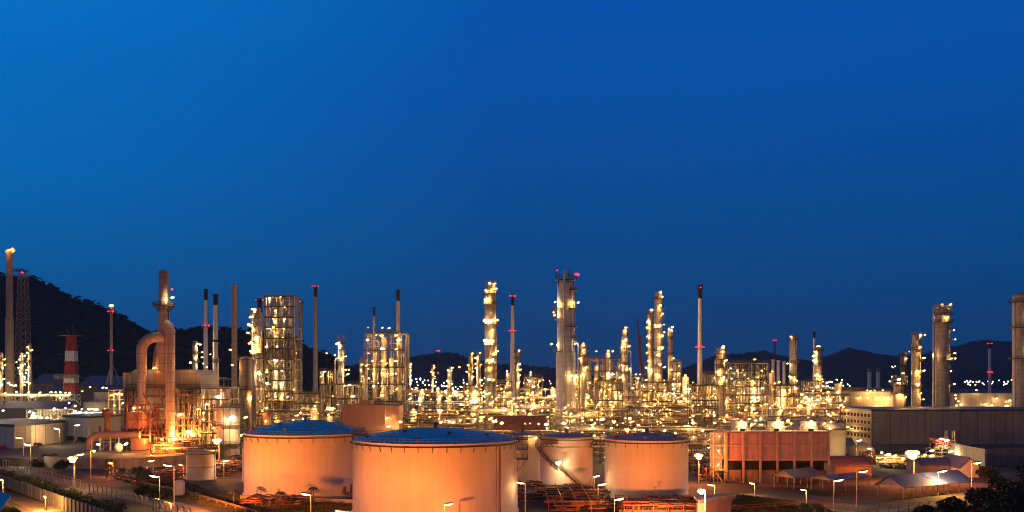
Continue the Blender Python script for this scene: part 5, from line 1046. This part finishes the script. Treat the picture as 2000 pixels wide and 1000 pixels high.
o = thing('horizontal_drum', 'stubby pink drum crowned with rusty pipes, behind the pink ended shed', 'drum', (xx(1690, 308), 308, 0)); b = MB(); b.lathe(xx(1690, 308), 308, [(2.4, 0), (2.4, 3.2), (1.9, 4.1), (.9, 4.6), (.01, 4.7)], 20); b.build('shell', 'tank_cream', o); b = MB(); pipes_random(b, xx(1680, 308), xx(1706, 308), 306, 311, 3.5, 8, 36, .08, .2); b.build('pipework', 'pipe_rust', o)
# concrete pier canopy at the bottom, right of the right tank
o = thing('pump_shelter', 'concrete roofed shelter with a yellow lit column at the lower right of the right tank', 'shelter', (xx(1405, 205), 205, 0)); d = 205; b = MB()
b.extr([(xx(1363, d), d, zz(983, d)), (xx(1372, d), d + 9, zz(983, d)), (xx(1450, d), d + 12, zz(983, d)), (xx(1450, d), d + 9.5, zz(983, d))], (0, 0, .7)); b.build('roof', 'concrete', o)
b = MB(); b.box(xx(1363, d), xx(1376, d), d + .4, d + 2.0, 0, zz(983, d) - .01); b.build('column', 'shed_pale', o)
b = MB(); b.extr([(xx(1377, d), d + 1.2, 0), (xx(1448, d), d + 9.8, 0), (xx(1448, d), d + 9.8, zz(983, d) - .02), (xx(1377, d), d + 1.2, zz(983, d) - .02)], (0, .3, 0)); b.build('wall', 'pink_wall', o)
# ================================================================== STREET LAMPS AND FLOODLIGHTS
def cobra(m):
    b = MB(); b.ell((0, 0, 0), .95, .34, .22, 10, 6); me = bpy.data.meshes.new('lens_' + m); me.from_pydata(b.v, [], b.f); me.polygons.foreach_set('use_smooth', b.m); me.materials.append(M[m]); return me
LENS = {k: cobra(k) for k in ('lamp_street', 'lamp_white', 'lamp_orange')}
b = MB(); b.ell((0, 0, .16), 1.05, .4, .2, 10, 6); HOUS = bpy.data.meshes.new('housing'); HOUS.from_pydata(b.v, [], b.f); HOUS.polygons.foreach_set('use_smooth', b.m); HOUS.materials.append(M['steel_dark'])
def street_lamp(label, px, py, bx, by, m='lamp_street', k=1., power=560, col=WARM, name='street_lamp', group=None, dd=None, zb=0, tilt=.16):
    d = dd or gd(by, zb); base = Vector((xx(bx, d), d, zb)); head = W(px, py, d - .3)
    o = thing(name, label, 'street lamp', base, group); b = MB()
    top = Vector((base.x, base.y, head.z - .25)); sgn = 1 if head.x > base.x else -1
    b.tube([base, base.lerp(top, .5), top, (head.x - sgn * .6 * k, head.y, head.z + .12)], [.15, .12, .09, .06], 8); b.tube([base, base + Vector((0, 0, .5))], .28, 8); b.build('pole', 'steel_pale', o)
    for nm, me, off in (('lens', LENS[m], 0), ('housing', HOUS, .02)):
        h = bpy.data.objects.new(nm, me); COL.objects.link(h); h.parent = o; h.location = head - base + Vector((0, 0, off)); h.scale = (k * 1.05, k, k * 1.1); h.rotation_euler = (0, -sgn * tilt, 0)
    if power: light(o, head + Vector((0, -.35 * k, -.4 * k)), power, col, .35)
    return o
def star_lamp(label, px, py, bx, by, r, power, m='lamp_orange', col=SODIUM, d=None):
    d = d or gd(by); base = Vector((xx(bx, d), d, 0)); head = W(px, py, d - .6)
    o = thing('floodlight', label, 'floodlight', base); b = MB(); b.tube([base, (base.x, base.y, head.z)], [.22, .14], 8); b.beam((base.x, base.y, head.z), head, .16); b.beam(head + Vector((-r * .8, .3, r * .2)), head + Vector((r * .8, .3, r * .2)), .2); b.build('pole', 'steel_pale', o)
    for dx, dz in ((-.42, .2), (.42, .2), (0, -.38)): lamp(o, head + Vector((dx * r, 0, dz * r)), r * .85, m, 'floodlight_head')
    light(o, head + Vector((0, -r - .3, 0)), power, col, .5); return o
street_lamp('street lamp with its head over the cream warehouse corner, the upper of a pair', 37, 855, 46, 905, k=1.25)
street_lamp('street lamp beside the two palms, the lower and brighter of a pair', 53, 868, 60, 913, k=1.25, power=2600, col=(1, .62, .3))
street_lamp('tall street lamp in front of the cream warehouse right end', 110, 837, 117, 884, k=1.15, power=3200, col=(1, .62, .3))
street_lamp('street lamp with a white head before the loading bays', 151, 830, 145, 885, m='lamp_white', k=1.2)
street_lamp('street lamp whose head points right behind the white star floodlight', 157, 888, 146, 955, k=1.1, power=1200)
star_lamp('dazzling floodlight above the lit fence posts at the lower left', 142, 897, 145, 957, 1.2, 2600, m='lamp_orange', col=(1, .6, .22))
star_lamp('small orange star floodlight on a pole before the retaining wall', 184, 881, 177, 938, .45, 1500)
street_lamp('small leaning lamp among the orange lit palms', 216, 904, 221, 931, k=.75, power=2600, col=SODIUM)
street_lamp('brightest street lamp on a tall pole right of the road', 301, 930, 312, 993, k=1.15, power=1800)
street_lamp('street lamp arm pointing left above the white water tank', 327, 909, 340, 985, k=1.1)
street_lamp('twin height lamp before the retaining wall end, its head tilted', 295, 900, 287, 922, k=1.15)
street_lamp('lamp with a small round head above the tilted one', 296, 889, 299, 918, k=.6, power=0)
street_lamp('tiny lamp left of the small cream tank', 353, 908, 358, 932, k=.7)
star_lamp('blazing orange floodlight above the small cream tank', 423, 862, 428, 925, 1.45, 8000)
street_lamp('lamp head over the pipes right of the small cream tank', 441, 900, 437, 935, k=1.15)
street_lamp('street lamp standing before the wide left tank', 597, 965, 607, 1012, k=1.1, power=1500, col=SODIUM)
street_lamp('lamp head barely rising over the lower edge between the two blue roofed tanks', 665, 999, 690, 1040, k=1.1, power=1200)
street_lamp('street lamp rising in front of the largest tank', 876, 985, 868, 1030, k=.95, power=900, col=SODIUM)
street_lamp('street lamp hugging the right side of the largest tank', 1017, 943, 1026, 1005, k=.95, power=260)
street_lamp('upper lamp in the gap between the stair tank and the right tank', 1165, 930, 1160, 972, power=350, k=.9)
street_lamp('lower lamp in the gap between the stair tank and the right tank', 1176, 946, 1168, 985, power=350, k=1.1)
street_lamp('street lamp in front of the right tank foot', 1209, 975, 1200, 1020, k=1.1)
star_lamp('fierce orange floodlight close to the right side of the right tank', 1365, 891, 1365, 945, 1.3, 9000)
star_lamp('white hot floodlight above the pump shelter', 1371, 960, 1377, 992, .85, 16000, m='lamp_white', col=SODIUM, d=200)
street_lamp('street lamp beside the white hot floodlight', 1389, 947, 1396, 968, k=1.1, power=900)
street_lamp('small lamp on the grass before the cooling tower', 1468, 944, 1474, 966, k=.75, power=700)
street_lamp('street lamp on a tall pole before the flat blue grey shelter', 1638, 938, 1628, 998, k=1.15)
street_lamp('street lamp left of the blue canopy gable', 1686, 921, 1673, 990, k=1.15)
street_lamp('lamp on the short pole at the lower right lawn', 1569, 957, 1575, 987, k=.75, power=900)
street_lamp('street lamp in front of the glowing end of the blue canopy', 1842, 920, 1832, 968, k=1.15, power=9000, col=(1, .46, .09))
street_lamp('rightmost street lamp above the dark trees', 1909, 904, 1898, 968, k=1.15, power=1200, col=WARM)
street_lamp('slanted white lamp before the windowed shed end', 1678, 860, 1672, 905, m='lamp_white', k=1.0)
street_lamp('small slanted white lamp next to the round dome tank', 1697, 876, 1703, 905, m='lamp_white', k=.7)
star_lamp('brightest orange star floodlight before the dark shed', 1782, 887, 1785, 940, 1.9, 20000)
street_lamp('tiny white lamp on a post at the far lower left', 3, 937, 6, 992, m='lamp_white', k=.28, power=6000, col=(1, .4, .07))
street_lamp('small white lamp on a grey post beside the sandy path', 87, 970, 89, 997, m='lamp_white', k=.34, power=4200, col=(1, .4, .07))
# floodlight in the middle of the racks
star_lamp('orange star floodlight right of the pink block', 859, 803, 859, 905, .95, 5000, d=360)
star_lamp('orange star floodlight just above the right tank roof', 1225, 840, 1225, 900, .85, 4000, d=330)
# low sodium floods that wash the tank walls, on the roadside in front of them
def flood(label, x, y, z, aim, power, ang=70, k=.4):
    o = thing('floodlight', label, 'floodlight', (x, y, 0)); b = MB(); b.tube([(x, y, 0), (x, y, z)], [.14, .1], 8); b.box(x - .4, x + .4, y - .25, y + .1, z, z + .5); b.build('pole', 'steel_pale', o)
    dv = (Vector(aim) - Vector((x, y, z))).normalized(); p = Vector((x, y, z + .25)) + dv * .7; lamp(o, p - dv * .25, .3, 'lamp_orange', 'floodlight_head'); light(o, p + dv * .2, power, SODIUM, k, ang, aim, blend=1.0)
flood('low roadside floodlight aimed at the largest tank', -31, 168, 4.2, (x1 - 5, y1 - 20, 7), 84000, 100)
flood('low roadside floodlight aimed at the wide left tank', -84, 214, 4.0, (x2 - 8, y2 - 15, 8), 66000, 95)
flood('low roadside floodlight aimed at the right tank', 30, 196, 3.5, (x3 - 1, y3 - 11, 8), 70000, 95)
# ================================================================== FENCES, BLOCK WALL, HEDGE
def lerp_line(a, b, n): return [Vector(a).lerp(Vector(b), i / n) for i in range(n + 1)]
o = thing('barbed_fence', 'long fence of concrete posts with bent tops running down the lower left', 'fence', gp(150, 953))
Pts = lerp_line(gp(-20, 903), gp(150, 953), 26)[:-1] + lerp_line(gp(150, 953), gp(372, 1016), 22)
b = MB(); b.beam((0, 0, 0), (0, 0, 2.5), .2); b.beam((0, 0, 2.42), (-.42, -.3, 3.0), .17); post = b.build('post', 'concrete'); pm = post.data; bpy.data.objects.remove(post)
for p in Pts: q = bpy.data.objects.new('post', pm); COL.objects.link(q); q.parent = o; q.location = p - wloc(o)
b = MB()
for a, c in zip(Pts[:-1], Pts[1:]):
    for z in (.3, .8, 1.3, 1.8, 2.3): b.beam(a + Vector((0, 0, z)), c + Vector((0, 0, z)), .035)
    for k in (.5, 1.): v = Vector((-.42 * k, -.3 * k, 2.42 + .58 * k)); b.beam(a + v, c + v, .035)
b.build('wire', 'steel', o)
o = thing('barbed_fence', 'short run of bent topped fence posts along the lower right road', 'fence', gp(1700, 1012))
Pts = lerp_line(gp(1590, 1020), gp(1850, 1000), 13)
for p in Pts: q = bpy.data.objects.new('post', pm); COL.objects.link(q); q.parent = o; q.location = p - wloc(o); q.rotation_euler = (0, 0, math.pi * .9)
b = MB()
for a, c in zip(Pts[:-1], Pts[1:]):
    for z in (.4, 1.0, 1.6, 2.2): b.beam(a + Vector((0, 0, z)), c + Vector((0, 0, z)), .035)
b.build('wire', 'steel', o)
wa, wb_ = gp(-40, 934), gp(215, 1030); o = thing('block_wall', 'grey weathered concrete panel wall along the sandy path at the lower left', 'wall', wa); b = MB(); b.beam(wa + Vector((0, 0, 1.7)), wb_ + Vector((0, 0, 1.7)), .3, 3.4); b.build('panels', 'block_wall', o)
b = MB()
for p in lerp_line(wa, wb_, 42): b.beam(p + Vector((0, -.2, 0)), p + Vector((0, -.2, 3.5)), .3)
b.build('pilasters', 'block_wall', o)
def leaves(mb, c, rx, ry, rz, n, s, rr, shell=.45):
    for _ in range(n):
        v = Vector((rr.gauss(0, 1), rr.gauss(0, 1), rr.gauss(0, 1))).normalized() * (shell + (1 - shell) * rr.random() ** .5)
        p = Vector(c) + Vector((v.x * rx, v.y * ry, v.z * rz)); a = Vector((rr.uniform(-1, 1), rr.uniform(-1, 1), rr.uniform(-1, 1))).normalized(); d_ = a.cross(Vector((rr.uniform(-1, 1), rr.uniform(-1, 1), rr.uniform(-1, 1)))).normalized(); k = s * rr.uniform(.5, 1.3)
        mb.add([p - a * k, p + d_ * k * .45, p + a * k, p - d_ * k * .45], [(0, 1, 2, 3)])
rr = random.Random(21)
o = thing('hedge', 'overgrown hedge spilling along the inner side of the grey panel wall', 'hedge', wa)
ha, hb = gp(-30, 928), gp(240, 1024); b = MB(); st_ = MB()
for i in range(64):
    t_ = i / 64 + rr.uniform(-.006, .006); p = ha.lerp(hb, t_); h_ = rr.uniform(2.6, 4.2) * (1.2 if .38 < t_ < .62 else 1)
    for _ in range(3): leaves(b, p + Vector((rr.uniform(-1.2, 1.2), rr.uniform(-1, 1.4), h_ * rr.uniform(.45, .9))), rr.uniform(.7, 1.4), rr.uniform(.7, 1.3), rr.uniform(.6, 1.2), 55, .36, rr)
    st_.tube([p, p + Vector((rr.uniform(-.4, .4), 0, h_ * .8))], [.08, .03], 5)
b.build('foliage', 'leaf_hedge', o); st_.build('stems', 'bark', o)
# grass
def grass(pts, n, h, rr):
    b = MB()
    for _ in range(n):
        a, c, e, f = pts; u, v = rr.random(), rr.random(); p = a.lerp(c, u).lerp(f.lerp(e, u), v); k = h * rr.uniform(.5, 1.6); w = .09
        for _ in range(4):
            d_ = Vector((rr.uniform(-1, 1), rr.uniform(-1, 1), 0)); q = p + d_ * .25; b.add([q + Vector((w, 0, 0)), q - Vector((w, 0, 0)), q + d_ * k * .6 + Vector((0, 0, k))], [(0, 1, 2)])
    return b
rr = random.Random(5)
for i, (pts, n, h) in enumerate((((gp(-20, 943), gp(160, 992), gp(185, 1012), gp(-20, 950)), 1800, .35), ((gp(190, 925), gp(380, 945), gp(520, 1010), gp(330, 968)), 2600, .4), ((gp(1440, 966), gp(1600, 985), gp(1640, 1010), gp(1420, 1000)), 2400, .35), ((gp(430, 965), gp(690, 985), gp(690, 1020), gp(500, 1020)), 1800, .4), ((gp(-60, 978), gp(30, 992), gp(70, 1030), gp(-60, 1030)), 1800, .4), ((gp(1700, 900), gp(1850, 908), gp(1850, 920), gp(1720, 915)), 900, .4))):
    tag(grass(pts, n, h, rr).build('grass', 'grass_blade'), kind='stuff')
# ================================================================== PALMS AND TREES
def palm(label, px, py, h, sp, lean=0., group=None, n=15, z=0):
    rr = random.Random(int(px * 7 + py)); p = gp(px, py, z); o = thing('palm_tree', label, 'palm tree', p, group)
    top = p + Vector((lean, rr.uniform(-.3, .3), h)); b = MB(); b.tube([p, p.lerp(top, .35) + Vector((lean * .1, 0, 0)), p.lerp(top, .7), top], [.24, .17, .15, .16], 8); b.build('trunk', 'bark', o)
    b = MB()
    for k in range(n):
        a = 2 * math.pi * (k + rr.uniform(-.3, .3)) / n; el = rr.uniform(.15, 1.15); d_ = Vector((math.cos(a), math.sin(a), 0)); sd = Vector((-d_.y, d_.x, 0)); P = []; m_ = 9
        for i in range(m_ + 1): t_ = i / m_; P.append(top + d_ * sp * t_ * math.cos(el * .6) + Vector((0, 0, sp * (t_ * math.sin(el) * .9 - t_ * t_ * (.75 + .3 * math.sin(el))))))
        for i in range(m_):
            w = sp * .30 * math.sin(math.pi * min(1, .12 + i / m_ * .88)) ** .7
            for sg in (-1, 1):
                for h2 in (0, .5): q = P[i].lerp(P[i + 1], h2); b.add([q, q.lerp(P[i + 1], .8), q + (P[i + 1] - P[i]) * .9 + sd * sg * w - Vector((0, 0, w * .55))], [(0, 1, 2)])
    b.build('fronds', 'leaf_palm', o)
palm('dark palm left of a pair before the cream warehouse', 32, 888, 4.6, 2.4)
palm('dark palm right of a pair before the cream warehouse', 74, 890, 5.2, 2.4)
palm('orange lit palm nearest the leaning lamp', 208, 934, 4.2, 2.7); palm('orange lit palm just right of the leaning lamp', 214, 930, 5.6, 2.6)
palm('dark low palm right of the leaning lamp', 237, 936, 3.4, 2.2)
palm('large dark palm below the tilted lamp', 265, 950, 5.6, 3.2, .5); palm('large dark palm touching the brightest street lamp', 284, 955, 5.2, 3.4, -.5)
palm('small yellow tipped palm right of the white water tank', 383, 975, 1.8, 1.6, n=11)
palm('small dark palm before the wide left tank base', 457, 985, 3.6, 1.8); palm('smallest dark palm under the wide left tank', 548, 985, 3.2, 1.7); palm('dark palm behind the lamp before the wide left tank', 612, 985, 4.3, 1.7)
palm('low palm on the lawn below the cooling tower', 1573, 1003, 2.2, 1.9)
def tree(label, x, y, h, rx, rz, n, s, seed, m='leaf_dark', group=None):
    rr = random.Random(seed); o = thing('broadleaf_tree', label, 'tree', (x, y, 0), group); b = MB(); top = Vector((x, y, h - rz)); b.tube([(x, y, 0), (x + .2, y, h * .3), top], [.42, .32, .15], 8)
    lf = MB(); cl = []
    for k in range(26):
        v = Vector((rr.uniform(-1, 1), rr.uniform(-1, 1), rr.uniform(-.8, .9))); 
        if v.length > 1: v.normalize()
        c = Vector((x + v.x * rx * .78, y + v.y * rx * .78, h - rz + v.z * rz * .8)); cl.append(c); r_ = rr.uniform(.22, .42) * rx
        leaves(lf, c, r_, r_, r_ * .75, n // 26, s, rr)
    for c in cl[:9]: b.tube([top - Vector((0, 0, rz * .6)), top.lerp(c, .5), c], [.16, .1, .03], 5)
    b.build('trunk', 'bark', o); lf.build('crown', m, o)
for i, (px_, d, ytop, rx, lb) in enumerate(((1990, 165, 915, 6.5, 'tallest dark tree filling the lower right corner'), (1935, 172, 942, 5.2, 'dark tree left of the tallest corner tree'), (1885, 176, 962, 4.2, 'dark rounded tree under the rightmost street lamp pole'), (1845, 180, 974, 3.4, 'low dark tree at the left end of the corner thicket'), (1962, 140, 972, 5.0, 'near dark tree at the lower edge of the corner thicket'), (1902, 150, 985, 4.0, 'near dark bushy tree beside the short fence'), (2040, 175, 900, 7.0, 'dark tree cut by the right edge'), (1810, 186, 985, 2.6, 'small dark tree touching the short fence'), (1860, 150, 1000, 3.2, 'low dark tree peeping over the lower edge'))):
    h_ = zz(ytop, d); tree(lb, xx(px_, d), d, h_, rx, min(h_ * .48, rx * .95), 3600, .42, 60 + i)
for i, (px_, py_, w_, lb) in enumerate(((100, 905, 3.6, 'dark low tree below the retaining wall left end'), (75, 912, 3.0, 'dark bush beside the fence at the left'), (124, 918, 3.0, 'dark bush left of the dazzling floodlight'), (310, 975, 2.8, 'dark bush below the brightest street lamp'), (280, 968, 2.4, 'dark bush at the roadside left of the brightest street lamp'), (1712, 903, 2.2, 'yellow green bush left of the brightest star floodlight'), (1830, 925, 2.6, 'dark bush behind the blue canopy ridge'), (1930, 935, 3.6, 'dark tree mass before the plain pale wall'), (20, 830, 7, 'dark tree behind the cream warehouse roof'))):
    p = gp(px_, py_) if py_ > 840 else at(px_, 470); tree(lb, p.x, p.y, w_ * 1.15 if py_ > 840 else 11, w_, w_ * .6, 1500, .34, 90 + i)
# ================================================================== TANK FARM PIPEWORK IN THE FOREGROUND
o = thing('ground_pipe', 'orange lit pipeline slanting down the verge to the wide left tank', 'pipeline', gp(400, 972)); b = MB(); P = [gp(240, 940) + Vector((0, 0, .9)), gp(360, 965) + Vector((0, 0, .9)), gp(500, 1006) + Vector((0, 0, .9))]; b.tube(P, .28, 10); b.build('pipe', 'pipe_rust', o)
for k in range(14): p = P[0].lerp(P[1], k / 6) if k < 7 else P[1].lerp(P[2], (k - 6) / 8); MB().box(p.x - .2, p.x + .2, p.y - .4, p.y + .4, 0, .62).build('sleeper', 'concrete', o)
o = thing('water_tank', 'small pale round water tank behind the verge pipeline', 'tank', gp(350, 968)); p = gp(350, 968); b = MB(); b.lathe(p.x, p.y, [(1.5, 0), (1.5, 3.6), (1.2, 4.1), (.5, 4.4), (.01, 4.45)], 20); b.build('shell', 'wall_blue', o)
def manifold(label, pxa, pxb, pya, pyb, h, n, mats, nm='pipe_manifold'):
    da, db = gd(pya), gd(pyb); d0, d1 = min(da, db), max(da, db); o = thing(nm, label, 'pipework', (xx((pxa + pxb) / 2, d0), d0, 0))
    x0, x1_ = xx(pxa, (d0 + d1) / 2), xx(pxb, (d0 + d1) / 2)
    for m in mats: b = MB(); pipes_random(b, x0, x1_, d0, d1, .3, h, n, .1, .24, .35); b.build('pipework', m, o)
    for k in range(5):
        y = d0 + (d1 - d0) * (k + .5) / 5; z = R.uniform(.6, h); MB().tube([(x0 - 1, y, z), (x1_ + 1, y, z)], R.uniform(.18, .32), 8).build('pipe', R.choice(mats), o)
    b = MB()
    for k in range(int((x1_ - x0) / 3.5)): x = x0 + k * 3.5; b.beam((x, d0 + .5, 0), (x, d0 + .5, h), .2); b.beam((x, d1 - .5, 0), (x, d1 - .5, h), .2); b.beam((x, d0 + .5, h), (x, d1 - .5, h), .2)
    b.build('frame', 'steel_red', o)
    for k in range(10):
        b = MB()
        x, y = R.uniform(x0, x1_), R.uniform(d0, d1); z = R.uniform(.8, h + .6); b.cyl((x, y, z), (x, y, z + .9), .07, n=6); b.lathe(x, y, [(.05, z + .9), (.4, z + .9), (.4, z + 1.0), (.05, z + 1.0)], 10); b.build('valve_wheel', 'steel_dark', o)
    return o
manifold('tangle of brown pipes between the largest tank and the stair tank foot', 1016, 1062, 958, 985, 3.0, 26, ('pipe_rust', 'pipe_silver', 'steel_dark'))
manifold('brown pipes passing before the stair tank foot', 1066, 1185, 962, 1000, 2.6, 46, ('pipe_rust', 'pipe_rust', 'steel_dark'))
manifold('red pipe bents in front of the right tank', 1210, 1362, 990, 1012, 3.2, 40, ('pipe_rust', 'steel_red', 'steel_dark'))
manifold('dark pipe thicket right of the right tank', 1345, 1400, 910, 945, 4.5, 40, ('pipe_rust', 'steel_dark', 'pipe_silver'))
manifold('orange lit pipes behind the small cream tank, left of the wide tank', 425, 478, 908, 935, 4.0, 46, ('pipe_rust', 'pipe_silver', 'steel_dark'))
manifold('reddish pump yard left of the small cream tank', 318, 368, 918, 950, 2.6, 40, ('pipe_rust', 'steel_red', 'steel_dark'))
manifold('low pipes along the foot of the wide left tank', 488, 600, 975, 990, 1.6, 26, ('pipe_rust', 'steel_dark'))
o = thing('tank_bund', 'low concrete bund wall under the wide left tank', 'wall', gp(590, 985)); b = MB(); p, q = gp(470, 975), gp(700, 984); b.beam(p + Vector((0, -.1, .55)), q + Vector((0, -.1, .55)), .3, 1.1); b.build('wall', 'concrete', o)
o = thing('guard_rail', 'red painted rail fence on the lawn at the lower right', 'railing', gp(1450, 985)); b = MB(); railing(b, [gp(1400, 1000), gp(1570, 988), gp(1640, 985)], 1.2, .14, 2.2); b.build('rail', 'steel_red', o)
o = thing('blue_roof_corner', 'corner of a blue sheet roof poking in at the lower left', 'shed', at(-10, 165)); b = MB(); d = 165; b.extr([(xx(-60, d), d + 6, zz(962, d)), (xx(-14, d), d + 6, zz(978, d)), (xx(22, d), d - 6, zz(1010, d)), (xx(-60, d), d - 6, zz(1010, d))], (0, 0, .2)); b.build('roof', 'roof_blue', o); b = MB(); b.box(xx(-60, d), xx(-16, d), d - 4, d + 5, 0, zz(1012, d) - .1); b.build('wall', 'wall_grey', o)
# distant town lamps at the right and bund of the plant
for (pa, pb, ya, yb, n, d, lb) in ((1880, 1990, 742, 752, 34, 2300, 'town'), (1600, 1660, 738, 760, 16, 1100, 'plant'), (1735, 1750, 700, 745, 5, 1400, 'plant'), (780, 960, 738, 766, 60, 950, 'plant'), (150, 1000, 742, 756, 60, 1300, 'plant'), (1000, 1500, 742, 752, 50, 1300, 'plant')):
    b = MB(); pb_ = MB()
    for _ in range(n):
        p = W(R.uniform(pa, pb), R.uniform(ya, yb), d); r_ = d * R.uniform(.0004, .0008); b.ell(p, r_, r_, r_, 6, 4); pb_.beam((p.x, p.y + .4, 0), (p.x, p.y + .4, p.z), .3)
    q = b.build('far_lights', R.choice(('lamp_white', 'lamp_warm'))); tag(q, kind='stuff'); w = pb_.build('lamp_posts', 'steel_dark', q)
# long lit wall behind the far racks on the right
o = thing('low_shed', 'long pale wall washed by lamps behind the short white chimneys', 'shed', at(1690, 640)); b = MB(); d = 640; b.box(xx(1600, d), xx(1745, d), d, d + 20, 0, zz(765, d)); b.build('wall', 'shed_pale', o)
for px_ in (1612, 1628, 1652, 1680, 1696, 1716, 1735): lamp(o, W(px_, 776 + R.uniform(-2, 2), d - 1.2), .4)
for px_, py_ in ((1694, 762), (1700, 764), (1708, 762), (1724, 762), (1712, 778), (1727, 778), (1736, 780), (1712, 791), (1722, 792), (1733, 790), (1698, 795)): lamp(o, W(px_, py_, d - 2), .55)
o = thing('low_shed', 'dim long pale hall behind the dark shed at the far right', 'shed', at(1930, 620)); b = MB(); d = 620; b.box(xx(1880, d), xx(2100, d), d, d + 20, 0, zz(768, d)); b.build('wall', 'wall_grey', o)
for px_, py_ in ((1867, 778), (1872, 784), (1866, 772), (1877, 790), (1925, 789), (1937, 791), (1947, 778), (1972, 782), (1967, 793), (1895, 752), (1907, 762), (1868, 792)): lamp(o, W(px_, py_, d - 2), .75)

# ================================================================== EVENING AIR over the plant
HZ = 0.00006
b = MB(); b.box(-3600, 3600, -120, 5600, -1.0, 420); hz = bpy.data.materials.new('haze'); hz.use_nodes = True; t = hz.node_tree; t.nodes.clear()
vo = N(t, 'ShaderNodeVolumePrincipled'); vo.inputs['Color'].default_value = (.45, .70, 1, 1); vo.inputs['Density'].default_value = HZ; vo.inputs['Anisotropy'].default_value = .2
mo = N(t, 'ShaderNodeOutputMaterial'); t.links.new(vo.outputs[0], mo.inputs['Volume']); M['haze'] = hz
tag(b.build('haze', 'haze'), kind='stuff')
